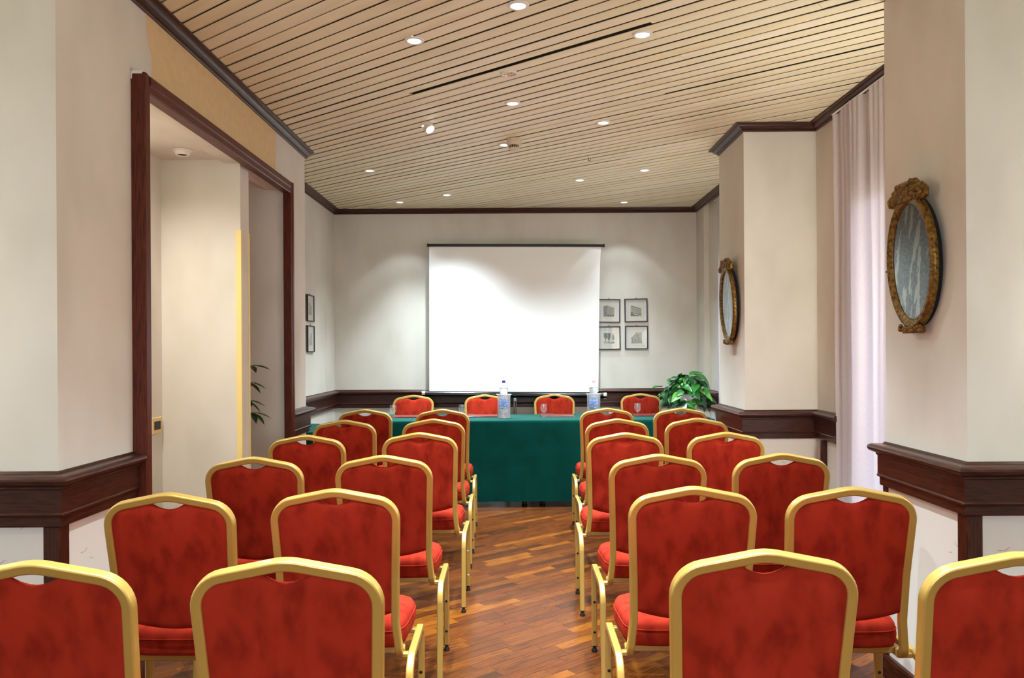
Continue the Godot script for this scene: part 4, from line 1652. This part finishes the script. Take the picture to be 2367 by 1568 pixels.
func build_table_ware() -> void:
	var T := 0.7512
	var lm := mat("bottle label", Color(1, 1, 1), 0.5)
	lm.albedo_texture = bottle_label()
	var spec := [[-0.118, 7.06, "blue cap", "clear water bottle with dark blue cap in acrylic cooler", "clear acrylic bottle cooler holding the blue-capped bottle"], [0.680, 7.08, "pink cap", "clear water bottle with pink cap in acrylic cooler", "clear acrylic bottle cooler holding the pink-capped bottle"]]
	for s in spec:
		var at := W(s[0], T, s[1])
		var c := thing("bottle_cooler", s[4], "bottle cooler", "acrylic bottle coolers on the green table", at)
		var st := new_st()
		lathe(st, [[0.0, 0.0], [0.056, 0.0], [0.058, 0.004], [0.059, 0.20], [0.062, 0.206], [0.070, 0.210], [0.070, 0.214], [0.062, 0.215], [0.0565, 0.210], [0.0555, 0.006], [0.0, 0.005]], 32)
		put("cooler_wall", st, M["clear acrylic"], c)
		var b := thing("water_bottle", s[3], "bottle", "water bottles on the green table", at + Vector3(0, 0.007, 0))
		st = new_st()
		lathe(st, [[0.0, 0.008], [0.026, 0.0], [0.039, 0.006], [0.041, 0.03], [0.0405, 0.06], [0.038, 0.066], [0.041, 0.072], [0.041, 0.165], [0.038, 0.18], [0.032, 0.196], [0.031, 0.206], [0.038, 0.232], [0.0405, 0.25], [0.038, 0.272], [0.029, 0.290], [0.018, 0.302], [0.0135, 0.306], [0.0135, 0.314]], 28)
		put("bottle_body", st, M["bottle plastic"], b)
		st = new_st()
		lathe(st, [[0.0, 0.010], [0.025, 0.002], [0.037, 0.008], [0.0393, 0.03], [0.0388, 0.06], [0.0363, 0.066], [0.0393, 0.072], [0.0393, 0.165], [0.0363, 0.18], [0.0303, 0.196], [0.0293, 0.206], [0.0363, 0.232], [0.0388, 0.25], [0.0375, 0.262], [0.0, 0.262]], 28)
		put("water", st, M["water"], b)
		st = new_st()
		lathe(st, [[0.0143, 0.308], [0.0150, 0.310], [0.0150, 0.326], [0.0135, 0.328], [0.0, 0.328]], 20)
		put("cap", st, M[s[2]], b)
		st = new_st()
		lathe(st, [[0.0414, 0.080], [0.0416, 0.082], [0.0416, 0.158], [0.0414, 0.160]], 32)
		var o := put("label_band", st, lm, b)
		o.set_meta("label", "blue and white printed label")
	lm.uv1_scale = Vector3(1, -12.5, 1)
	lm.uv1_offset = Vector3(0, 1.0, 0)
	var gl := [[-1.118, 7.17, "farthest from the potted plant"], [-0.497, 7.17, "third from the potted plant"], [0.238, 7.17, "second from the potted plant"], [1.088, 7.20, "nearest the potted plant"]]
	for k in gl.size():
		var t := thing("stemmed_glass", "small clear stemmed water glass on green table, %s" % gl[k][2], "glass", "water glasses on the green table", W(gl[k][0], T, gl[k][1]))
		var st := new_st()
		lathe(st, [[0.0, 0.003], [0.030, 0.0], [0.031, 0.002], [0.012, 0.006], [0.005, 0.012], [0.0045, 0.032], [0.009, 0.040], [0.025, 0.055], [0.0305, 0.075], [0.0305, 0.090], [0.028, 0.118], [0.0268, 0.118], [0.029, 0.090], [0.029, 0.076], [0.024, 0.057], [0.008, 0.043], [0.0, 0.042]], 26)
		put("glass_bowl", st, M["drinking glass"], t)
	var fo := [[-0.985, 7.27, "farthest from the potted plant"], [-0.335, 7.29, "third from the potted plant"], [0.365, 7.27, "second from the potted plant"], [1.21, 7.27, "nearest the potted plant"]]
	for k in fo.size():
		var t := thing("desk_folder", "burgundy leather desk folder on green table, %s" % fo[k][2], "folder", "burgundy folders on the green table", W(fo[k][0], T, fo[k][1]))
		var st := new_st()
		cbox(st, Vector3(0, 0.0085, 0), Vector3(0.30, 0.003, 0.22), 0.0012)
		cbox(st, Vector3(0, 0.0015, 0), Vector3(0.30, 0.003, 0.22), 0.0012)
		cbox(st, Vector3(0, 0.005, 0.1075), Vector3(0.30, 0.010, 0.004), 0.0012)
		put("cover", st, M["burgundy leather"], t)
		st = new_st()
		cbox(st, Vector3(0, 0.005, -0.002), Vector3(0.29, 0.004, 0.205))
		put("pages", st, M["page paper"], t)
		st = new_st()
		for s in [-1.0, 1.0]:
			cbox(st, Vector3(s * 0.138, 0.0102, 0), Vector3(0.0018, 0.0006, 0.196))
			cbox(st, Vector3(0, 0.0102, s * 0.098), Vector3(0.276, 0.0006, 0.0018))
		put("tooled_border", st, M["gilt"], t)

# ------------------------------------------------------------------ plants
func heart_leaf(L: float, Wd: float, fold: float, droop: float) -> ArrayMesh:
	# stalk end at the origin, tip towards +z, face up
	var st := new_st()
	var g := []
	for i in 11:
		var v := i / 10.0
		var w: float = Wd * 0.5 * pow(sin(PI * pow(v, 0.62)), 0.8) * (1.0 - 0.25 * v) if v > 0.0 and v < 1.0 else 0.0008
		if v > 0.0 and v < 0.12:
			w = maxf(w, Wd * 0.30)
		var row := []
		for j in 7:
			var u := j / 3.0 - 1.0
			var back: float = -0.10 * L * (1.0 - v) * (1.0 - v) * absf(u) * (1.0 if v < 0.3 else 0.3)
			row.append(Vector3(u * w, -droop * L * v * v + fold * absf(u) * w + 0.03 * L * sin(v * 7.0 + u * 2.0) * absf(u) * 0.3, v * L + back))
		g.append(row)
	sheet(st, g, false)
	var gb := []
	for row in g:
		var nr := []
		for p in row:
			nr.append(p - Vector3(0, 0.0006, 0))
		gb.append(nr)
	sheet(st, gb, true)
	return st.commit()

func lance_leaf(L: float, Wd: float) -> ArrayMesh:
	var st := new_st()
	var g := []
	for i in 9:
		var v := i / 8.0
		var w: float = Wd * 0.5 * sin(PI * clampf(pow(v, 0.8), 0.02, 0.985))
		var row := []
		for j in 5:
			var u := j / 2.0 - 1.0
			row.append(Vector3(u * w, -0.16 * L * v * v + 0.25 * absf(u) * w, 0.012 + v * L))
		g.append(row)
	sheet(st, g, false)
	return st.commit()

func build_plants() -> void:
	var r := RandomNumberGenerator.new()
	r.seed = 23
	var pot_at := W(1.525, 0.7512, 7.20)
	var t := thing("potted_pothos", "bushy green pothos in a white ribbed pot on the green table", "potted plant", "", pot_at)
	var st := new_st()
	lathe(st, [[0.0, 0.0], [0.070, 0.0], [0.078, 0.01], [0.098, 0.06], [0.108, 0.105], [0.110, 0.125], [0.104, 0.132], [0.108, 0.138], [0.110, 0.150], [0.104, 0.157], [0.106, 0.163], [0.102, 0.182], [0.106, 0.192], [0.110, 0.196], [0.106, 0.200], [0.098, 0.196], [0.096, 0.17], [0.0, 0.165]], 36)
	put("pot", st, M["glazed pot"], t)
	st = new_st()
	lathe(st, [[0.0, 0.180], [0.060, 0.178], [0.095, 0.172]], 24)
	put("soil", st, M["soil"], t)
	var leaves := [heart_leaf(0.125, 0.088, 0.25, 0.35), heart_leaf(0.105, 0.078, 0.35, 0.15), heart_leaf(0.14, 0.085, 0.15, 0.55)]
	var lmats := ["leaf green", "leaf dark", "leaf green", "leaf dark", "leaf bright", "leaf green", "leaf dark"]
	var left := [Vector3(-0.15, 0.26, 0.05), Vector3(-0.13, 0.20, 0.09), Vector3(-0.17, 0.22, 0.03), Vector3(-0.10, 0.32, 0.05), Vector3(-0.04, 0.38, 0.0), Vector3(-0.18, 0.17, 0.07), Vector3(-0.09, 0.16, 0.13)]
	for k in 92:
		var az := r.randf() * TAU
		var el := r.randf_range(-0.75, 1.45)
		var rad := r.randf_range(0.10, 0.19)
		if k < 26:
			az = r.randf_range(0.15, PI - 0.15)     # side towards the rows
			el = r.randf_range(-0.6, 1.1)
			rad = r.randf_range(0.14, 0.20)
		var dir := Vector3(cos(az) * cos(el), sin(el), sin(az) * cos(el))
		var p := Vector3(dir.x * rad * 1.12, 0.225 + dir.y * rad * 0.92, dir.z * rad)
		if k < 7:
			p = [Vector3(-0.20, 0.235, 0.06), Vector3(-0.23, 0.265, 0.02), Vector3(0.19, 0.18, 0.05), Vector3(0.18, 0.24, -0.02), Vector3(-0.07, 0.07, 0.14), Vector3(0.02, 0.10, 0.15), Vector3(0.12, 0.06, 0.13)][k]
			p.y = maxf(p.y, 0.14)
			dir = Vector3(p.x, p.y - 0.22, p.z).normalized()
		if k >= 84 and k - 84 < left.size():
			p = left[k - 84]
			dir = Vector3(p.x, p.y - 0.18, p.z).normalized()
		p.y = maxf(p.y, 0.13)
		p.x = minf(p.x, 0.16)
		# the tip points outwards and down, the face outwards and up
		var fwd := (Vector3(dir.x, 0, dir.z).normalized() * 0.8 + Vector3(r.randf_range(-0.7, 0.7), r.randf_range(-0.75, 0.15), r.randf_range(-0.7, 0.7))).normalized()
		var up := (dir * 0.7 + Vector3(0, 0.7, 0.35)).normalized()
		var x := up.cross(fwd).normalized()
		up = fwd.cross(x).normalized()
		var s := r.randf_range(0.7, 1.05)
		var mk: String = lmats[r.randi_range(0, 6)]
		if k in [30, 44]:
			mk = "leaf yellow"
		var l := put("leaf", leaves[r.randi_range(0, 2)], M[mk], t)
		l.transform = Transform3D(Basis(x, up, fwd).scaled_local(Vector3(s, s, s)), p)
	st = new_st()
	for k in 26:
		var az := r.randf() * TAU
		var e := Vector3(cos(az) * r.randf_range(0.10, 0.19), r.randf_range(0.10, 0.33), sin(az) * r.randf_range(0.08, 0.16))
		var mid := Vector3(e.x * 0.6, 0.27, e.z * 0.6)
		sweep(st, fillet([[Vector3(e.x * 0.2, 0.175, e.z * 0.2), 0.0], [mid, 0.08], [e, 0.0]], 5), circle(0.0022, 5), Vector3(0.3, 0.1, 1))
	for q in [[Vector3(-0.11, 0.20, 0.04), Vector3(-0.19, 0.12, 0.07), Vector3(-0.155, 0.05, 0.09)], [Vector3(-0.10, 0.20, 0.05), Vector3(-0.17, 0.17, 0.06), Vector3(-0.21, 0.24, 0.06)]]:
		sweep(st, fillet([[q[0], 0.0], [q[1], 0.05], [q[2], 0.0]], 5), circle(0.002, 5), Vector3(0.3, 0.1, 1))
	put("stems", st, M["plant stem"], t)
	# schefflera standing behind the alcove partition
	var b := thing("potted_schefflera", "dark leafed schefflera behind the yellow edged alcove partition", "potted plant", "", W(-1.70, 0, 4.86))
	st = new_st()
	lathe(st, [[0.0, 0.0], [0.09, 0.0], [0.115, 0.20], [0.125, 0.205], [0.125, 0.235], [0.112, 0.235], [0.108, 0.21], [0.0, 0.20]], 28)
	put("pot", st, M["terracotta"], b)
	st = new_st()
	sweep(st, fillet([[Vector3(0, 0.2, 0), 0.0], [Vector3(0.02, 0.7, 0.01), 0.5], [Vector3(0.03, 1.30, 0.0), 0.0]]), circle(0.008, 7), Vector3.RIGHT)
	put("stem", st, M["plant stem"], b)
	var ll := [lance_leaf(0.110, 0.044), lance_leaf(0.085, 0.036)]
	for c in [[Vector3(0.080, 1.27, 0.01), 0.4], [Vector3(0.055, 1.17, 0.0), -0.2], [Vector3(0.05, 1.06, 0.01), -0.3], [Vector3(0.09, 0.985, 0.02), -0.35], [Vector3(-0.06, 1.15, 0.03), 0.2], [Vector3(-0.05, 0.95, -0.05), 0.0]]:
		var n := 7
		for i in n:
			var az := TAU * i / n + r.randf_range(-0.2, 0.2)
			var f := Vector3(cos(az), r.randf_range(-0.75, -0.05) + c[1] * 0.3, sin(az)).normalized()
			var x := Vector3.UP.cross(f).normalized()
			var l := put("leaf", ll[i % 2], M["schefflera leaf"], b)
			l.transform = Transform3D(Basis(x, f.cross(x).normalized(), f), c[0])
		var ps := new_st()
		sweep(ps, [Vector3(0.025, c[0].y - 0.05, 0.0), c[0]], circle(0.0025, 5), Vector3(0.2, 0.1, 1))
		put("leaf_stalk", ps, M["plant stem"], b)

# ------------------------------------------------------------------ small fittings
func build_small_fittings() -> void:
	var t := thing("smoke_detector", "cream drum shaped smoke detector on the slatted ceiling", "smoke detector", "", W(-0.012, CEIL, 5.36))
	var st := new_st()
	lathe(st, [[0.0, 0.0], [0.047, 0.0], [0.049, -0.003], [0.049, -0.036], [0.045, -0.042], [0.036, -0.044]], 32)
	put("base", st, M["cream plastic"], t)
	st = new_st()
	lathe(st, [[0.033, -0.043], [0.033, -0.062]], 28)
	put("vent_core", st, M["black matt"], t)
	for k in 16:
		var a := TAU * k / 16
		st = new_st()
		cbox(st, Vector3(0, 0, 0), Vector3(0.0035, 0.019, 0.003), 0.0005)
		put("vent_rib", st, M["cream plastic"], t, Vector3(cos(a) * 0.0355, -0.0525, sin(a) * 0.0355), Vector3(0, -a + PI / 2, 0))
	st = new_st()
	lathe(st, [[0.037, -0.061], [0.038, -0.064], [0.030, -0.070], [0.0, -0.072]], 28)
	put("cover", st, M["cream plastic"], t)
	t = thing("ceiling_hook", "small dark hook hanging from a ceiling board", "hook", "", W(0.543, CEIL, 5.895))
	st = new_st()
	sweep(st, fillet([[Vector3(-0.006, 0.002, 0), 0.0], [Vector3(-0.006, -0.022, 0), 0.006], [Vector3(0.008, -0.022, 0), 0.006], [Vector3(0.010, -0.010, 0), 0.0]], 5), circle(0.0025, 6), Vector3.BACK)
	put("wire", st, M["dark bolt"], t)
	t = thing("light_switch", "ivory three gang light switch plate on the alcove wall", "light switch", "", W(-1.9695, 0.955, 4.335))
	st = new_st()
	cbox(st, Vector3(0.005, 0, 0), Vector3(0.010, 0.088, 0.118), 0.003)
	put("plate", st, M["ivory plate"], t)
	for k in 3:
		st = new_st()
		cbox(st, Vector3(0.0115, 0, (k - 1) * 0.024), Vector3(0.005, 0.046, 0.0225), 0.0012)
		put("rocker", st, M["black rubber"], t)

# ------------------------------------------------------------------ floor lamps out of the photograph's view
func floor_lamp(at: Vector3, energy: float, label: String) -> void:
	var t := thing("floor_lamp", label, "floor lamp", "", at)
	var st := new_st()
	lathe(st, [[0.0, 0.0], [0.13, 0.0], [0.13, 0.012], [0.05, 0.022], [0.012, 0.03], [0.0, 0.03]], 28)
	put("base", st, M["gilt"], t)
	st = new_st()
	lathe(st, [[0.010, 0.025], [0.010, 1.40]], 14)
	put("pole", st, M["gilt"], t)
	st = new_st()
	var prof := []
	for i in 17:
		var a := PI * i / 16.0
		prof.append([0.11 * sin(a), 1.50 - 0.11 * cos(a)])
	lathe(st, prof, 28)
	put("lamp_globe", st, M["globe glow"], t)
	var l := OmniLight3D.new()
	l.name = "globe_light"
	l.light_energy = energy
	l.light_color = Color(1.0, 0.985, 0.93)
	l.omni_range = 14.0
	l.omni_attenuation = 2.0
	l.light_size = 0.10
	l.shadow_enabled = true
	t.add_child(l)
	l.position = Vector3(0, 1.50, 0)

func build_floor_lamps() -> void:
	floor_lamp(W(1.72, 0, 3.42), 0.98, "lit globe floor lamp in the window bay behind the mirror pillar")
	floor_lamp(W(1.66, 0, 6.02), 0.28, "lit globe floor lamp in the window bay behind the second pillar")
	floor_lamp(W(2.40, 0, 2.54), 0.65, "lit globe floor lamp against the mirror pillar beside the rows")
	floor_lamp(W(-2.40, 0, 2.45), 0.65, "lit globe floor lamp against the doorway wall beside the rows")
